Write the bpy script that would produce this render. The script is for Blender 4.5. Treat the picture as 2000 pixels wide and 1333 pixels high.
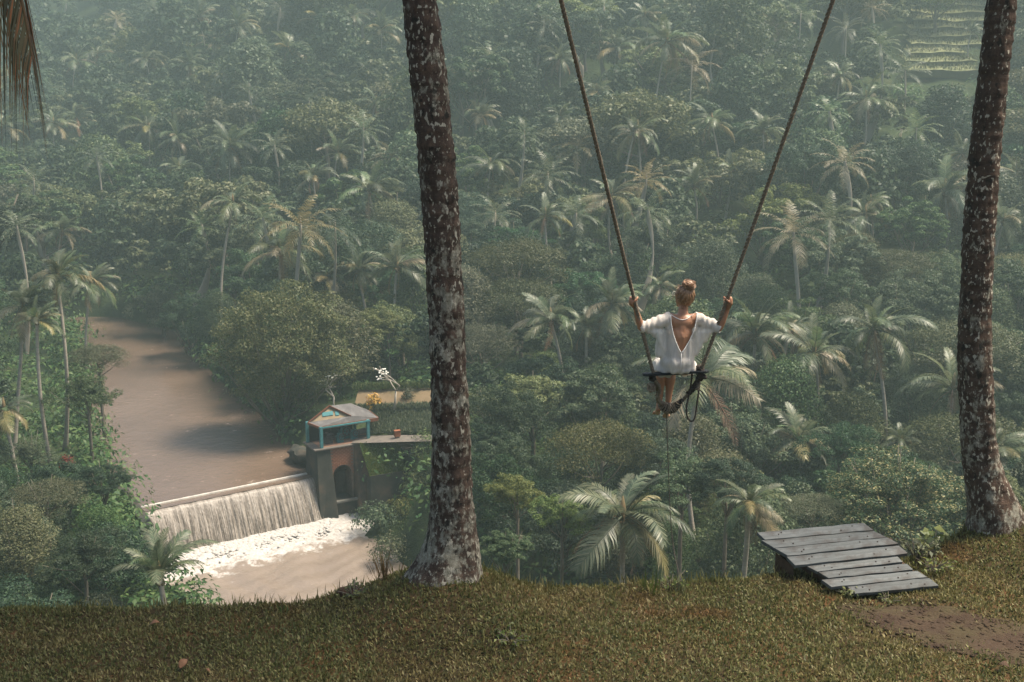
import bpy, bmesh, math, random
import numpy as np
from mathutils import Vector, Matrix, noise

# ------------------------------------------------------------------ camera, world, sun, exposure
for _o in list(bpy.data.objects):
    bpy.data.objects.remove(_o)
scene = bpy.context.scene
COL = scene.collection
FPX = 2222.0                 # focal length in pixels of the 2000 px wide frame
PITCH = math.radians(11.85)
HC = 3.3                     # camera height above the lawn
CP, SP = math.cos(PITCH), math.sin(PITCH)
CAM = Vector((0, 0, HC))
cam_data = bpy.data.cameras.new('camera')
cam = bpy.data.objects.new('camera', cam_data)
COL.objects.link(cam)
cam.location = CAM
cam.rotation_euler = (math.pi / 2 - PITCH, 0, 0)
cam_data.sensor_width = 36
cam_data.lens = FPX / 2000 * 36
cam_data.clip_start = 0.05
cam_data.clip_end = 4000
scene.camera = cam

SUN_EL, SUN_AZ = math.radians(64), math.radians(80)    # azimuth from +Y towards +X: soft light over the far slope
world = bpy.data.worlds.new('World')
scene.world = world
world.use_nodes = True
wn = world.node_tree
wn.nodes.clear()
sky = wn.nodes.new('ShaderNodeTexSky')
sky.sky_type = 'NISHITA'
sky.sun_disc = False
sky.sun_elevation = SUN_EL
sky.sun_rotation = SUN_AZ
sky.dust_density = 4.0
sky.air_density = 1.0
sky.ozone_density = 1.5
bg = wn.nodes.new('ShaderNodeBackground')
bg.inputs['Strength'].default_value = 0.085
wo = wn.nodes.new('ShaderNodeOutputWorld')
wn.links.new(sky.outputs[0], bg.inputs['Color'])
wn.links.new(bg.outputs[0], wo.inputs['Surface'])
sun_data = bpy.data.lights.new('sun', 'SUN')
sun_data.energy = 3.7
sun_data.angle = math.radians(18)
sun_data.color = (1.0, 0.88, 0.72)
sun = bpy.data.objects.new('sun', sun_data)
COL.objects.link(sun)
sun.rotation_euler = (math.pi / 2 - SUN_EL, 0, math.pi - SUN_AZ)
sun.location = (0, 0, 60)
vs = scene.view_settings
vs.view_transform = 'Standard'
vs.look = 'None'
vs.gamma = 1.0
vs.exposure = 1.4
vs.use_curve_mapping = False
scene.cycles.volume_bounces = 0
scene.cycles.max_bounces = 4
scene.cycles.diffuse_bounces = 2
scene.cycles.transparent_max_bounces = 4

# ------------------------------------------------------------------ helpers
def ray(x, y):
    a = (x - 1000) / FPX
    b = (666.5 - y) / FPX
    return Vector((a, CP + b * SP, -SP + b * CP))
def at(x, y, depth):
    return CAM + ray(x, y) * depth
def atz(x, y, z):
    r = ray(x, y)
    return CAM + r * ((z - HC) / r.z)
def atY(x, y, Y):
    r = ray(x, y)
    return CAM + r * (Y / r.y)
def project(p):
    d = Vector(p) - CAM
    w = d.y * CP - d.z * SP
    return (1000 + FPX * d.x / w, 666.5 - FPX * (d.y * SP + d.z * CP) / w, w)

def tag(o, label=None, cat=None, group=None, kind=None):
    if label: o['label'] = label
    if cat: o['category'] = cat
    if group: o['group'] = group
    if kind: o['kind'] = kind
    return o
def link(o, parent=None):
    COL.objects.link(o)
    if parent is not None: o.parent = parent
    return o
def empty(name, loc=(0, 0, 0), rz=0.0):
    o = bpy.data.objects.new(name, None)
    o.empty_display_size = 0.2
    COL.objects.link(o)
    o.location = loc
    o.rotation_euler = (0, 0, rz)
    return o
def mesh_np(name, V, faces4=None, faces3=None, smooth=False):
    """numpy verts + quads and/or tris -> mesh"""
    me = bpy.data.meshes.new(name)
    V = np.asarray(V, dtype=np.float32)
    loops, starts, tot = [], [], 0
    if faces4 is not None and len(faces4):
        f = np.asarray(faces4, dtype=np.int32)
        loops.append(f.ravel()); starts.append(np.arange(len(f)) * 4); tot = len(f) * 4
    if faces3 is not None and len(faces3):
        f = np.asarray(faces3, dtype=np.int32)
        loops.append(f.ravel()); starts.append(tot + np.arange(len(f)) * 3)
    loops = np.concatenate(loops).astype(np.int32)
    starts = np.concatenate(starts).astype(np.int32)
    me.vertices.add(len(V)); me.vertices.foreach_set('co', V.ravel())
    me.loops.add(len(loops)); me.loops.foreach_set('vertex_index', loops)
    me.polygons.add(len(starts)); me.polygons.foreach_set('loop_start', starts)
    if smooth: me.polygons.foreach_set('use_smooth', np.ones(len(starts), dtype=bool))
    me.update(calc_edges=True)
    return me
def obj(name, me, mat=None, parent=None, loc=None):
    o = bpy.data.objects.new(name, me)
    if mat is not None:
        me.materials.clear(); me.materials.append(mat)
    link(o, parent)
    if loc is not None: o.location = loc
    return o

class MB:
    """collects shapes into one mesh"""
    def __init__(s): s.v = []; s.f = []
    def add(s, vs, fs):
        n = len(s.v); s.v += [tuple(p) for p in vs]; s.f += [tuple(i + n for i in f) for f in fs]; return s
    def hexa(s, b, t):
        """4 bottom points, 4 top points, counter-clockwise from above"""
        return s.add(list(b) + list(t), [(3, 2, 1, 0), (4, 5, 6, 7), (0, 1, 5, 4), (1, 2, 6, 5), (2, 3, 7, 6), (3, 0, 4, 7)])
    def box(s, c, size, M=None):
        cx, cy, cz = c; a, b, h = size[0] / 2, size[1] / 2, size[2] / 2
        P = [Vector((cx + i * a, cy + j * b, cz + k * h)) for k in (-1, 1) for (i, j) in ((-1, -1), (1, -1), (1, 1), (-1, 1))]
        if M is not None: P = [M @ p for p in P]
        return s.hexa(P[:4], P[4:])
    def tube(s, pts, rad, n=8, cap=True):
        pts = [Vector(p) for p in pts]
        if not hasattr(rad, '__len__'): rad = [rad] * len(pts)
        T = []
        for i in range(len(pts)):
            a = pts[max(i - 1, 0)]; b = pts[min(i + 1, len(pts) - 1)]
            T.append((b - a).normalized())
        up = Vector((0, 0, 1)) if abs(T[0].z) < 0.9 else Vector((1, 0, 0))
        nrm = (up - T[0] * up.dot(T[0])).normalized()
        base = len(s.v)
        for i, p in enumerate(pts):
            nrm = (nrm - T[i] * nrm.dot(T[i])).normalized()
            bn = T[i].cross(nrm)
            for k in range(n):
                a = 2 * math.pi * k / n
                s.v.append(tuple(p + (nrm * math.cos(a) + bn * math.sin(a)) * rad[i]))
        for i in range(len(pts) - 1):
            for k in range(n):
                a = base + i * n + k; b = base + i * n + (k + 1) % n
                s.f.append((a, b, b + n, a + n))
        if cap:
            s.f.append(tuple(base + k for k in range(n - 1, -1, -1)))
            e = base + (len(pts) - 1) * n
            s.f.append(tuple(e + k for k in range(n)))
        return s
    def ball(s, c, r, nu=12, nv=8, M=None):
        if not hasattr(r, '__len__'): r = (r, r, r)
        b = len(s.v); c = Vector(c)
        def put(p):
            q = Vector((p[0] * r[0], p[1] * r[1], p[2] * r[2]))
            if M is not None: q = M @ q
            s.v.append(tuple(c + q))
        put((0, 0, 1))
        for j in range(1, nv):
            t = math.pi * j / nv
            for i in range(nu):
                p = 2 * math.pi * i / nu
                put((math.sin(t) * math.cos(p), math.sin(t) * math.sin(p), math.cos(t)))
        put((0, 0, -1)); e = len(s.v) - 1
        for i in range(nu): s.f.append((b, b + 1 + i, b + 1 + (i + 1) % nu))
        for j in range(nv - 2):
            for i in range(nu):
                a = b + 1 + j * nu + i; d = b + 1 + j * nu + (i + 1) % nu
                s.f.append((a, a + nu, d + nu, d))
        l = b + 1 + (nv - 2) * nu
        for i in range(nu): s.f.append((e, l + (i + 1) % nu, l + i))
        return s
    def cone(s, a, b, ra, rb, n=14, rings=6):
        """round cone: tapered capsule"""
        a = Vector(a); b = Vector(b)
        pts = [a.lerp(b, i / rings) for i in range(rings + 1)]
        s.tube(pts, [ra + (rb - ra) * i / rings for i in range(rings + 1)], n)
        s.ball(a, ra); s.ball(b, rb); return s
    def mesh(s, name, smooth=False):
        me = bpy.data.meshes.new(name)
        me.from_pydata(s.v, [], s.f); me.update()
        if smooth:
            me.polygons.foreach_set('use_smooth', [True] * len(me.polygons))
        return me
    def build(s, name, mat, parent=None, smooth=False, bevel=0.0, loc=None):
        o = obj(name, s.mesh(name, smooth), mat, parent, loc)
        if bevel:
            m = o.modifiers.new('bevel', 'BEVEL'); m.width = bevel; m.segments = 2; m.limit_method = 'ANGLE'
        return o

# ------------------------------------------------------------------ materials
class NT:
    def __init__(s, name):
        s.m = bpy.data.materials.new(name); s.m.use_nodes = True
        s.t = s.m.node_tree; s.t.nodes.clear()
        s.out = s.t.nodes.new('ShaderNodeOutputMaterial')
    def n(s, typ, **kw):
        nd = s.t.nodes.new(typ)
        for k, v in kw.items():
            if hasattr(nd, k) and k not in ('Scale',):
                try: setattr(nd, k, v); continue
                except Exception: pass
            nd.inputs[k.replace('_', ' ')].default_value = v
        return nd
    def l(s, a, b): s.t.links.new(a, b)
    def pos(s, scale=(1, 1, 1), coord='Object'):
        tc = s.t.nodes.new('ShaderNodeTexCoord'); mp = s.t.nodes.new('ShaderNodeMapping')
        mp.inputs['Scale'].default_value = scale
        s.l(tc.outputs[coord], mp.inputs['Vector']); return mp.outputs['Vector']
    def world(s, scale=(1, 1, 1)):
        g = s.t.nodes.new('ShaderNodeNewGeometry'); mp = s.t.nodes.new('ShaderNodeMapping')
        mp.inputs['Scale'].default_value = scale
        s.l(g.outputs['Position'], mp.inputs['Vector']); return mp.outputs['Vector']
    def noise(s, vec, scale, detail=4, rough=0.6):
        nd = s.t.nodes.new('ShaderNodeTexNoise')
        nd.inputs['Scale'].default_value = scale; nd.inputs['Detail'].default_value = detail
        nd.inputs['Roughness'].default_value = rough
        s.l(vec, nd.inputs['Vector']); return nd.outputs['Fac']
    def ramp(s, fac, stops, interp='LINEAR'):
        nd = s.t.nodes.new('ShaderNodeValToRGB'); nd.color_ramp.interpolation = interp
        e = nd.color_ramp.elements
        while len(e) > 1: e.remove(e[-1])
        e[0].position = stops[0][0]; c = stops[0][1]; e[0].color = (*c, 1) if len(c) == 3 else c
        for p, c in stops[1:]:
            x = e.new(p); x.color = (*c, 1) if len(c) == 3 else c
        s.l(fac, nd.inputs['Fac']); return nd.outputs['Color']
    def mix(s, fac, a, b, blend='MIX'):
        nd = s.t.nodes.new('ShaderNodeMix'); nd.data_type = 'RGBA'; nd.blend_type = blend
        for sock, v in ((nd.inputs[0], fac), (nd.inputs[6], a), (nd.inputs[7], b)):
            if isinstance(v, (int, float)): sock.default_value = v
            elif isinstance(v, tuple): sock.default_value = (*v, 1) if len(v) == 3 else v
            else: s.l(v, sock)
        return nd.outputs[2]
    def math(s, op, a, b=0.0):
        nd = s.t.nodes.new('ShaderNodeMath'); nd.operation = op
        for i, v in enumerate((a, b)):
            if isinstance(v, (int, float)): nd.inputs[i].default_value = v
            else: s.l(v, nd.inputs[i])
        return nd.outputs[0]
    def bump(s, h, strength=0.3, dist=0.02):
        nd = s.t.nodes.new('ShaderNodeBump'); nd.inputs['Strength'].default_value = strength
        nd.inputs['Distance'].default_value = dist
        s.l(h, nd.inputs['Height']); return nd.outputs['Normal']
    def bsdf(s, color, rough=0.7, normal=None, spec=0.3, **kw):
        b = s.t.nodes.new('ShaderNodeBsdfPrincipled')
        if isinstance(color, tuple): b.inputs['Base Color'].default_value = (*color, 1)
        else: s.l(color, b.inputs['Base Color'])
        if isinstance(rough, (int, float)): b.inputs['Roughness'].default_value = rough
        else: s.l(rough, b.inputs['Roughness'])
        b.inputs['Specular IOR Level'].default_value = spec
        if normal is not None: s.l(normal, b.inputs['Normal'])
        for k, v in kw.items(): b.inputs[k].default_value = v
        return b.outputs[0]
    def done(s, shader):
        s.l(shader, s.out.inputs['Surface']); return s.m

def simple_mat(name, c1, c2=None, scale=3.0, rough=0.8, bump=0.2, spec=0.25, metallic=0.0, stretch=(1, 1, 1), c3=None):
    t = NT(name)
    v = t.pos(stretch)
    nz = t.noise(v, scale, 6, 0.65)
    if c2 is None: c2 = tuple(x * 0.65 for x in c1)
    stops = [(0.3, c1), (0.7, c2)] if c3 is None else [(0.28, c1), (0.5, c2), (0.72, c3)]
    col = t.ramp(nz, stops)
    nm = t.bump(t.noise(v, scale * 4, 5, 0.7), bump, 0.02)
    return t.done(t.bsdf(col, rough, nm, spec, Metallic=metallic))

def leaf_mat(name, cols, transl=0.3, rough=0.45, spec=0.2, tone=0.35, hue=0.03):
    """foliage: per-leaf and per-plant colour, some light passing through"""
    t = NT(name)
    g = t.n('ShaderNodeNewGeometry'); oi = t.n('ShaderNodeObjectInfo')
    k = len(cols)
    col = t.ramp(g.outputs['Random Per Island'], [(i / max(k - 1, 1), c) for i, c in enumerate(cols)])
    hs = t.n('ShaderNodeHueSaturation')
    r = oi.outputs['Random']
    t.l(t.math('MULTIPLY_ADD', r, hue * 2), hs.inputs['Hue'])
    hs.inputs['Hue'].links[0].from_node.inputs[2].default_value = 0.5 - hue
    fr = t.math('FRACT', t.math('MULTIPLY', r, 7.31))
    v = t.math('MULTIPLY_ADD', fr, tone * 2); v.node.inputs[2].default_value = 1 - tone
    t.l(v, hs.inputs['Value'])
    fs = t.math('FRACT', t.math('MULTIPLY', r, 13.7))
    sv = t.math('MULTIPLY_ADD', fs, 0.45); sv.node.inputs[2].default_value = 0.7
    t.l(sv, hs.inputs['Saturation'])
    t.l(col, hs.inputs['Color'])
    b = t.bsdf(hs.outputs['Color'], rough, None, spec)
    tr = t.n('ShaderNodeBsdfTranslucent'); t.l(hs.outputs['Color'], tr.inputs['Color'])
    mx = t.n('ShaderNodeMixShader'); mx.inputs[0].default_value = transl
    t.l(b, mx.inputs[1]); t.l(tr.outputs[0], mx.inputs[2])
    return t.done(mx.outputs[0])
# ------------------------------------------------------------------ terrain
ZUP, ZDN, ZPL = -22.2, -24.9, -20.0
RIVER = [(-150, 118, 6), (-90, 122, 6), (-62, 129.5, 5.5), (-50, 131, 5.0), (-42.5, 124, 5.0), (-35.5, 108, 5.2), (-30, 95, 5.9), (-24.5, 84, 6.4),
         (-18.9, 72, 6.2), (-15.3, 66.5, 7.4), (-11.5, 61, 7.6), (-6, 54, 7), (4, 47, 6), (20, 42, 6), (60, 38, 6)]
def river_e(x, y):
    """distance outside the river bank, negative in the water"""
    best = np.full(np.shape(x), 1e9)
    for (x0, y0, w0), (x1, y1, w1) in zip(RIVER[:-1], RIVER[1:]):
        dx, dy = x1 - x0, y1 - y0
        t = np.clip(((x - x0) * dx + (y - y0) * dy) / (dx * dx + dy * dy), 0, 1)
        d = np.hypot(x - x0 - t * dx, y - y0 - t * dy) - (w0 + t * (w1 - w0))
        best = np.minimum(best, d)
    return best
def sstep(e, a, b):
    t = np.clip((e - a) / (b - a), 0, 1); return t * t * (3 - 2 * t)
def softplus(s, k):
    return np.logaddexp(0, s / k) * k
def wob(x, y, s=1.0):
    return (np.sin(x * .11 * s + 1.3) * np.cos(y * .13 * s + .7) + .6 * np.sin(x * .27 * s + y * .19 * s) + .4 * np.sin(x * .53 * s - y * .47 * s + 2))
def ground(x, y):
    x = np.asarray(x, float); y = np.asarray(y, float)
    yf = np.where(x < 0, 95 - .72 * x, 95 - .25 * x)
    s = y - yf
    h = -20.6 + .22 * softplus(s, 6) + .22 * softplus(s - 55, 15) - .44 * softplus(s - 215, 25)
    # the valley floor right of the river lies lower
    h = h - 2.6 * sstep(x, -4, 8) * (1 - sstep(s, -25, 5))
    # bare slope right behind the pump house
    h = h + 2.2 * np.exp(-(((x + 6) / 7) ** 2 + ((y - 86) / 5.5) ** 2))
    h = h + .55 * wob(x, y) * sstep(s, -5, 30)
    # the hill we stand on
    near = -0.9 - .66 * (y - 8.0)
    near = np.where(y < 8, -0.9 + 0 * y, near)
    h = np.maximum(h, near + 0.5 * wob(x, y, 1.7) * sstep(y, 9, 14))
    e = river_e(x, y)
    k = sstep(e, -1.6, 1.6)
    bed = np.where(y < 74 + (x + 14) * .7, -27.0, -25.0)
    return bed + (h - bed) * k
def gz(x, y): return float(ground(x, y))

t = NT('soil_and_ground_cover')
v = t.world()
n1 = t.noise(v, .35, 6, .7); n2 = t.noise(v, 2.5, 5, .7)
c = t.mix(n2, t.ramp(n1, [(.35, (.02, .035, .016)), (.55, (.045, .065, .022)), (.7, (.085, .07, .04))]), (.02, .03, .014))
M_GROUND = t.done(t.bsdf(c, .95, t.bump(n2, .8, .3), .1))

def axis(lo, mid0, mid1, hi, step, grow=1.12):
    a = list(np.arange(mid0, mid1 + 1e-6, step)); s = step
    while a[-1] < hi: s *= grow; a.append(a[-1] + s)
    s = step
    while a[0] > lo: s *= grow; a.insert(0, a[0] - s)
    return np.array(a)
def grid_mesh(name, xs, ys, zf, smooth=True):
    X, Y = np.meshgrid(xs, ys); Z = zf(X, Y)
    V = np.stack([X, Y, Z], -1).reshape(-1, 3)
    nx, ny = len(xs), len(ys)
    i = np.arange(nx - 1)[None, :] + np.arange(ny - 1)[:, None] * nx
    i = i.ravel()
    return mesh_np(name, V, np.stack([i, i + 1, i + nx + 1, i + nx], -1), smooth=smooth)
HUT = Vector((-11.0, 77.5, 0))
def terr(X, Y):
    Z = ground(X, Y)
    # cut under the pump house abutment
    A = np.array([-13.2, 75.0]); U = np.array([.868, .496]); W = np.array([-.496, .868])
    u = (X - A[0]) * U[0] + (Y - A[1]) * U[1]; w = (X - A[0]) * W[0] + (Y - A[1]) * W[1]
    Z = np.where((u > -1) & (u < 14) & (w > -9), np.minimum(Z, np.maximum(-20.2 + .8 * np.minimum(0, w + .3), -24.7)), Z)
    m = (u > -1) & (u < 6.0) & (w > -4) & (w < 6)
    Z = np.where((u > -1) & (u < 3.9) & (w > -4) & (w < 2.4), np.minimum(Z, -26.5), Z)
    Z = np.where(m, np.minimum(Z, -20.9 - 1.3 * np.clip(-w + .5, 0, 3)), Z)
    return Z
terrain = obj('terrain', grid_mesh('terrain', axis(-900, -62, 40, 900, 1.3), axis(-200, 6, 135, 1500, 1.3), terr), M_GROUND)
tag(terrain, 'valley ground under the jungle, rising to the far hillside', kind='structure')

# ------------------------------------------------------------------ river
def water_mat(name, c1, c2, scale, strength, rough):
    t = NT(name)
    v = t.world((1, 1, 1))
    n1 = t.noise(v, scale, 6, .65); n2 = t.noise(v, .08, 4, .6)
    c = t.ramp(n2, [(.35, c1), (.65, c2)])
    v2 = t.world((1, .45, 1))
    hgt = t.mix(.5, n1, t.noise(v2, scale * .3, 4, .6))
    return t, c, t.bump(hgt, strength, .25), v
t, c, nm, v = water_mat('muddy_river_water', (.095, .066, .048), (.125, .088, .064), 1.6, .34, .2)
# drifting froth specks
sp_ = t.noise(v, 1.1, 8, .75); pt = t.noise(v, .22, 3, .5)
f = t.math('MULTIPLY', t.ramp(sp_, [(.60, (0, 0, 0)), (.72, (1, 1, 1))]), t.ramp(pt, [(.5, (0, 0, 0)), (.68, (.8, .8, .8))]))
c = t.mix(f, c, (.62, .52, .42))
M_RIVER = t.done(t.bsdf(c, .22, nm, .5))
def plane_grid(name, xs, ys, z):
    return grid_mesh(name, xs, ys, lambda X, Y: np.full(X.shape, z))
CL = atz(268, 1003, ZUP); CR = atz(612, 932, ZUP)
WU = (CR - CL); WLEN = WU.length; WU.normalize()          # along the crest, to the pump house
WD = Vector((WU.y, -WU.x, 0))                               # downstream
# upstream pool: a sheet that ends at the crest line
def strip(name, a, b, far, n, m, z, extra=0.0):
    V = []
    for j in range(m + 1):
        for i in range(n + 1):
            p = a.lerp(b, i / n) + far * (j / m)
            V.append((p.x, p.y, z))
    i = (np.arange(n)[None, :] + np.arange(m)[:, None] * (n + 1)).ravel()
    return mesh_np(name, V, np.stack([i, i + 1, i + n + 2, i + n + 1], -1), smooth=True)
up = obj('river', strip('river', CL - WU * 140, CR + WU * 18, WD * -150, 40, 40, ZUP), M_RIVER)
tag(up, 'wide muddy brown river above the weir', kind='structure')
rng = np.random.default_rng(3)
def lower(X, Y):
    d = (X - CL.x) * WD.x + (Y - CL.y) * WD.y
    z = ZDN + .06 * np.sin(X * 2.1 + Y * 1.2 + 1.5 * np.sin(Y * .8)) + .05 * np.sin(X * 3.7 - Y * 2.9 + np.sin(X * 1.3) * 2) + .035 * np.sin(X * 6.1 + Y * 7.3) \
        + .03 * np.sin(X * 9.7 - Y * 5.1 + 2 * np.sin(Y * 2.1))
    return z * 1.0
t, c, nm, v = water_mat('churned_river_water', (.15, .118, .092), (.21, .168, .132), 2.2, .5, .25)
# white water below the fall: froth fades out downstream
sx = t.n('ShaderNodeSeparateXYZ'); t.l(t.world(), sx.inputs[0])
dd = t.math('ADD', t.math('MULTIPLY', t.math('SUBTRACT', sx.outputs[0], CL.x), WD.x), t.math('MULTIPLY', t.math('SUBTRACT', sx.outputs[1], CL.y), WD.y))
fo = t.noise(v, .9, 9, .72)
lim = t.math('MULTIPLY', t.math('SUBTRACT', dd, 4.2), .085)
ff = t.math('SUBTRACT', fo, t.math('ADD', lim, .36))
ff = t.ramp(ff, [(.0, (0, 0, 0)), (.09, (1, 1, 1))])
st = t.ramp(t.noise(t.world((1, 1.8, 1)), 1.5, 9, .8), [(.60, (0, 0, 0)), (.70, (.5, .5, .5))])
c = t.mix(st, c, (.42, .37, .32))
c = t.mix(ff, c, t.ramp(t.noise(v, 6, 6, .7), [(.35, (.27, .245, .215)), (.6, (.48, .46, .43))]))
M_POOL = t.done(t.bsdf(c, .35, nm, .5))
pl = obj('river', grid_mesh('river', np.arange(-30, 62, .28), np.arange(33, 78, .28), lower), M_POOL)
# cut the lower water away above the weir
bm = bmesh.new(); bm.from_mesh(pl.data)
dl = [f for f in bm.faces if (f.calc_center_median() - CL).dot(WD) < 0.2 or (f.calc_center_median().x > 20)]
bmesh.ops.delete(bm, geom=dl, context='FACES'); bm.to_mesh(pl.data); bm.free()
tag(pl, 'churning pale brown pool below the weir', kind='structure')

# ------------------------------------------------------------------ weir, falling water, foam
M_CONC = simple_mat('wet_concrete', (.16, .15, .13), (.07, .07, .06), 1.2, .7, .4)
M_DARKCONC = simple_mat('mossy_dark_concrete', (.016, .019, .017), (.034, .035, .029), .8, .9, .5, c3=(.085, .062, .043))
weir = empty('weir', CL + WU * WLEN / 2 + Vector((0, 0, -5)))
tag(weir, 'long low concrete weir across the muddy river', 'weir')
wl = weir.location
mb = MB()
def W(a, d, z): return CL + WU * a + WD * d + Vector((0, 0, z - ZUP)) - wl
mb.hexa([W(-1, -1.2, -27), W(-1, 2.0, -27), W(WLEN + .5, 2.0, -27), W(WLEN + .5, -1.2, -27)],
        [W(-1, -1.0, ZUP - .10), W(-1, .12, ZUP - .10), W(WLEN + .5, .12, ZUP - .10), W(WLEN + .5, -1.0, ZUP - .10)])
mb.build('wall', M_CONC, weir)
mb = MB()
mb.hexa([W(.2, -.95, ZUP - .08), W(.2, -.72, ZUP - .08), W(WLEN - .1, -.72, ZUP - .08), W(WLEN - .1, -.95, ZUP - .08)],
        [W(.2, -.92, ZUP + .10), W(.2, -.75, ZUP + .10), W(WLEN - .1, -.75, ZUP + .10), W(WLEN - .1, -.92, ZUP + .10)])
mb.build('crest_sill', simple_mat('pale_sill', (.55, .52, .46), (.3, .28, .25), 2, .6, .3), weir, bevel=.02)
# curtain of water with real folds
na, nz_ = 420, 46
A = np.linspace(0.05, WLEN - .05, na); S = np.linspace(0, 1, nz_)
AA, SS = np.meshgrid(A, S)
rnd = np.random.default_rng(5)
prof = np.zeros_like(A)
for fr, am in ((1.3, .5), (3.1, .6), (6.7, .8), (13.1, .9), (23.7, .8)):
    prof += am * np.sin(A * fr + rnd.uniform(0, 6.3) + .7 * np.sin(A * fr * .37 + rnd.uniform(0, 6)))
prof /= 3
prof = prof + rnd.normal(0, .25, na)
drop = (ZUP - ZDN)
ZZ = ZUP + .06 - drop * np.clip((SS - .1) / .9, 0, 1) ** 1.15 + .015 * np.sin(AA * 5)
DD = -.5 + .62 * np.clip(SS / .12, 0, 1) + 1.45 * np.clip((SS - .1) / .9, 0, 1) ** .8 + prof[None, :] * .075 * np.clip(SS * 1.6, 0, 1) + rnd.normal(0, .012, SS.shape)
PX = CL.x + WU.x * AA + WD.x * DD; PY = CL.y + WU.y * AA + WD.y * DD
V = np.stack([PX, PY, ZZ - .1], -1).reshape(-1, 3)
i = (np.arange(na - 1)[None, :] + np.arange(nz_ - 1)[:, None] * na).ravel()
t = NT('falling_water')
sx = t.n('ShaderNodeSeparateXYZ'); t.l(t.world(), sx.inputs[0])
al = t.math('ADD', t.math('MULTIPLY', sx.outputs[0], WU.x), t.math('MULTIPLY', sx.outputs[1], WU.y))
cx = t.n('ShaderNodeCombineXYZ'); t.l(t.math('MULTIPLY', al, 5.0), cx.inputs[0]); t.l(t.math('MULTIPLY', sx.outputs[2], .5), cx.inputs[1])
nn = t.noise(cx.outputs[0], 1.0, 8, .75)
cx2 = t.n('ShaderNodeCombineXYZ'); t.l(t.math('MULTIPLY', al, 9.0), cx2.inputs[0]); t.l(t.math('MULTIPLY', sx.outputs[2], 4.5), cx2.inputs[1])
n3 = t.noise(cx2.outputs[0], 1.0, 6, .8)
c = t.ramp(nn, [(.30, (.05, .042, .033)), (.45, (.14, .118, .095)), (.6, (.30, .265, .225)), (.75, (.52, .485, .44))])
c = t.mix(t.ramp(n3, [(.5, (0, 0, 0)), (.75, (.5, .5, .5))]), c, (.56, .53, .48))
M_FALL = t.done(t.bsdf(c, .4, t.bump(nn, .6, .08), .4))
wf = obj('waterfall', mesh_np('waterfall', V, np.stack([i, i + na, i + na + 1, i + 1], -1), smooth=True), M_FALL)
tag(wf, 'curtain of white water falling over the weir', 'waterfall', kind='stuff')
# foam heaps: many small lumps along the foot of the fall
rnd = np.random.default_rng(8)
me_v, me_f = [], []
def lump_mesh(nu=7, nv=4):
    mb = MB(); mb.ball((0, 0, 0), 1, nu, nv); return np.array(mb.v), mb.f
LV, LF = lump_mesh()
LT = []
for f in LF:
    for k in range(1, len(f) - 1): LT.append((f[0], f[k], f[k + 1]))
LT = np.array(LT)
N = 2600
aa = rnd.uniform(0.1, WLEN + .3, N); dd_ = 1.35 + np.abs(rnd.normal(0, 1.0, N)) + .35 * np.sin(aa * 1.3)
rr = rnd.uniform(.05, .17, N) * np.clip(1.25 - (dd_ - 1.4) * .26, .3, 1)
cen = np.stack([CL.x + WU.x * aa + WD.x * dd_, CL.y + WU.y * aa + WD.y * dd_, ZDN + rr * .15 * 1.0], -1)
jit = 1 + rnd.normal(0, .16, (N, len(LV), 1))
VV = cen[:, None, :] + LV[None] * jit * rr[:, None, None] * np.array([1.5, 1.4, .62])
TT = (LT[None] + (np.arange(N) * len(LV))[:, None, None]).reshape(-1, 3)
M_FOAM = simple_mat('white_foam', (.46, .445, .42), (.27, .25, .225), 9, .9, .5)
fm = obj('foam', mesh_np('foam', VV.reshape(-1, 3), None, TT, smooth=True), M_FOAM)
tag(fm, 'boiling white foam at the foot of the weir', 'foam', kind='stuff')
# retaining wall on the far left end of the weir
rw = empty('retaining_wall', CL + Vector((0, 0, -5)))
tag(rw, 'dark retaining wall at the left end of the weir', 'wall')
mb = MB(); wl = rw.location
def W2(a, d, z): return CL + WU * a + WD * d + Vector((0, 0, z - ZUP)) - wl
mb.hexa([W2(-1.2, -2.5, -28), W2(-1.2, 4, -28), W2(.1, 4, -28), W2(.1, -2.5, -28)],
        [W2(-.9, -2.5, -20.3), W2(-.9, 4, -21.6), W2(-.25, 4, -21.6), W2(-.25, -2.5, -20.3)])
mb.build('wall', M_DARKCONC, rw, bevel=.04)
# ------------------------------------------------------------------ pump house on its abutment
M_TEAL = simple_mat('teal_paint', (.06, .195, .20), (.04, .13, .14), 5, .55, .1)
M_ROOF = simple_mat('weathered_roof_sheet', (.07, .068, .066), (.105, .10, .097), 1.5, .8, .3, .15, c3=(.16, .155, .15))
M_TRIM = simple_mat('brown_fascia', (.19, .075, .04), (.12, .05, .03), 3, .7, .2)
M_CREAM = simple_mat('cream_plaster', (.25, .195, .12), (.18, .14, .09), 2, .9, .2)
M_BRICK = simple_mat('old_red_brick', (.30, .13, .075), (.20, .085, .05), 6, .9, .5, c3=(.36, .20, .13))
M_MORTAR = simple_mat('mortar', (.22, .17, .13), (.15, .11, .09), 5, .95, .4)
M_FLOOR = simple_mat('terracotta_floor', (.30, .17, .115), (.22, .125, .085), 3, .8, .2)
M_PALE = simple_mat('pale_concrete', (.14, .12, .10), (.085, .075, .065), 2.5, .85, .3)
M_IRON = simple_mat('dark_iron', (.03, .035, .037), (.06, .055, .05), 6, .5, .3, .5)
M_GRASSB = simple_mat('mown_grass_bank', (.06, .085, .022), (.09, .105, .032), 3, .95, .8, .1, c3=(.11, .10, .04))
M_SAND = simple_mat('sandy_earth', (.12, .092, .055), (.15, .11, .065), .5, .95, .5, .1, c3=(.06, .062, .03))
M_ORANGE = simple_mat('rusty_orange_paint', (.24, .085, .035), (.16, .055, .025), 5, .7, .2)
HA = atz(625, 877, ZPL)
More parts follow.
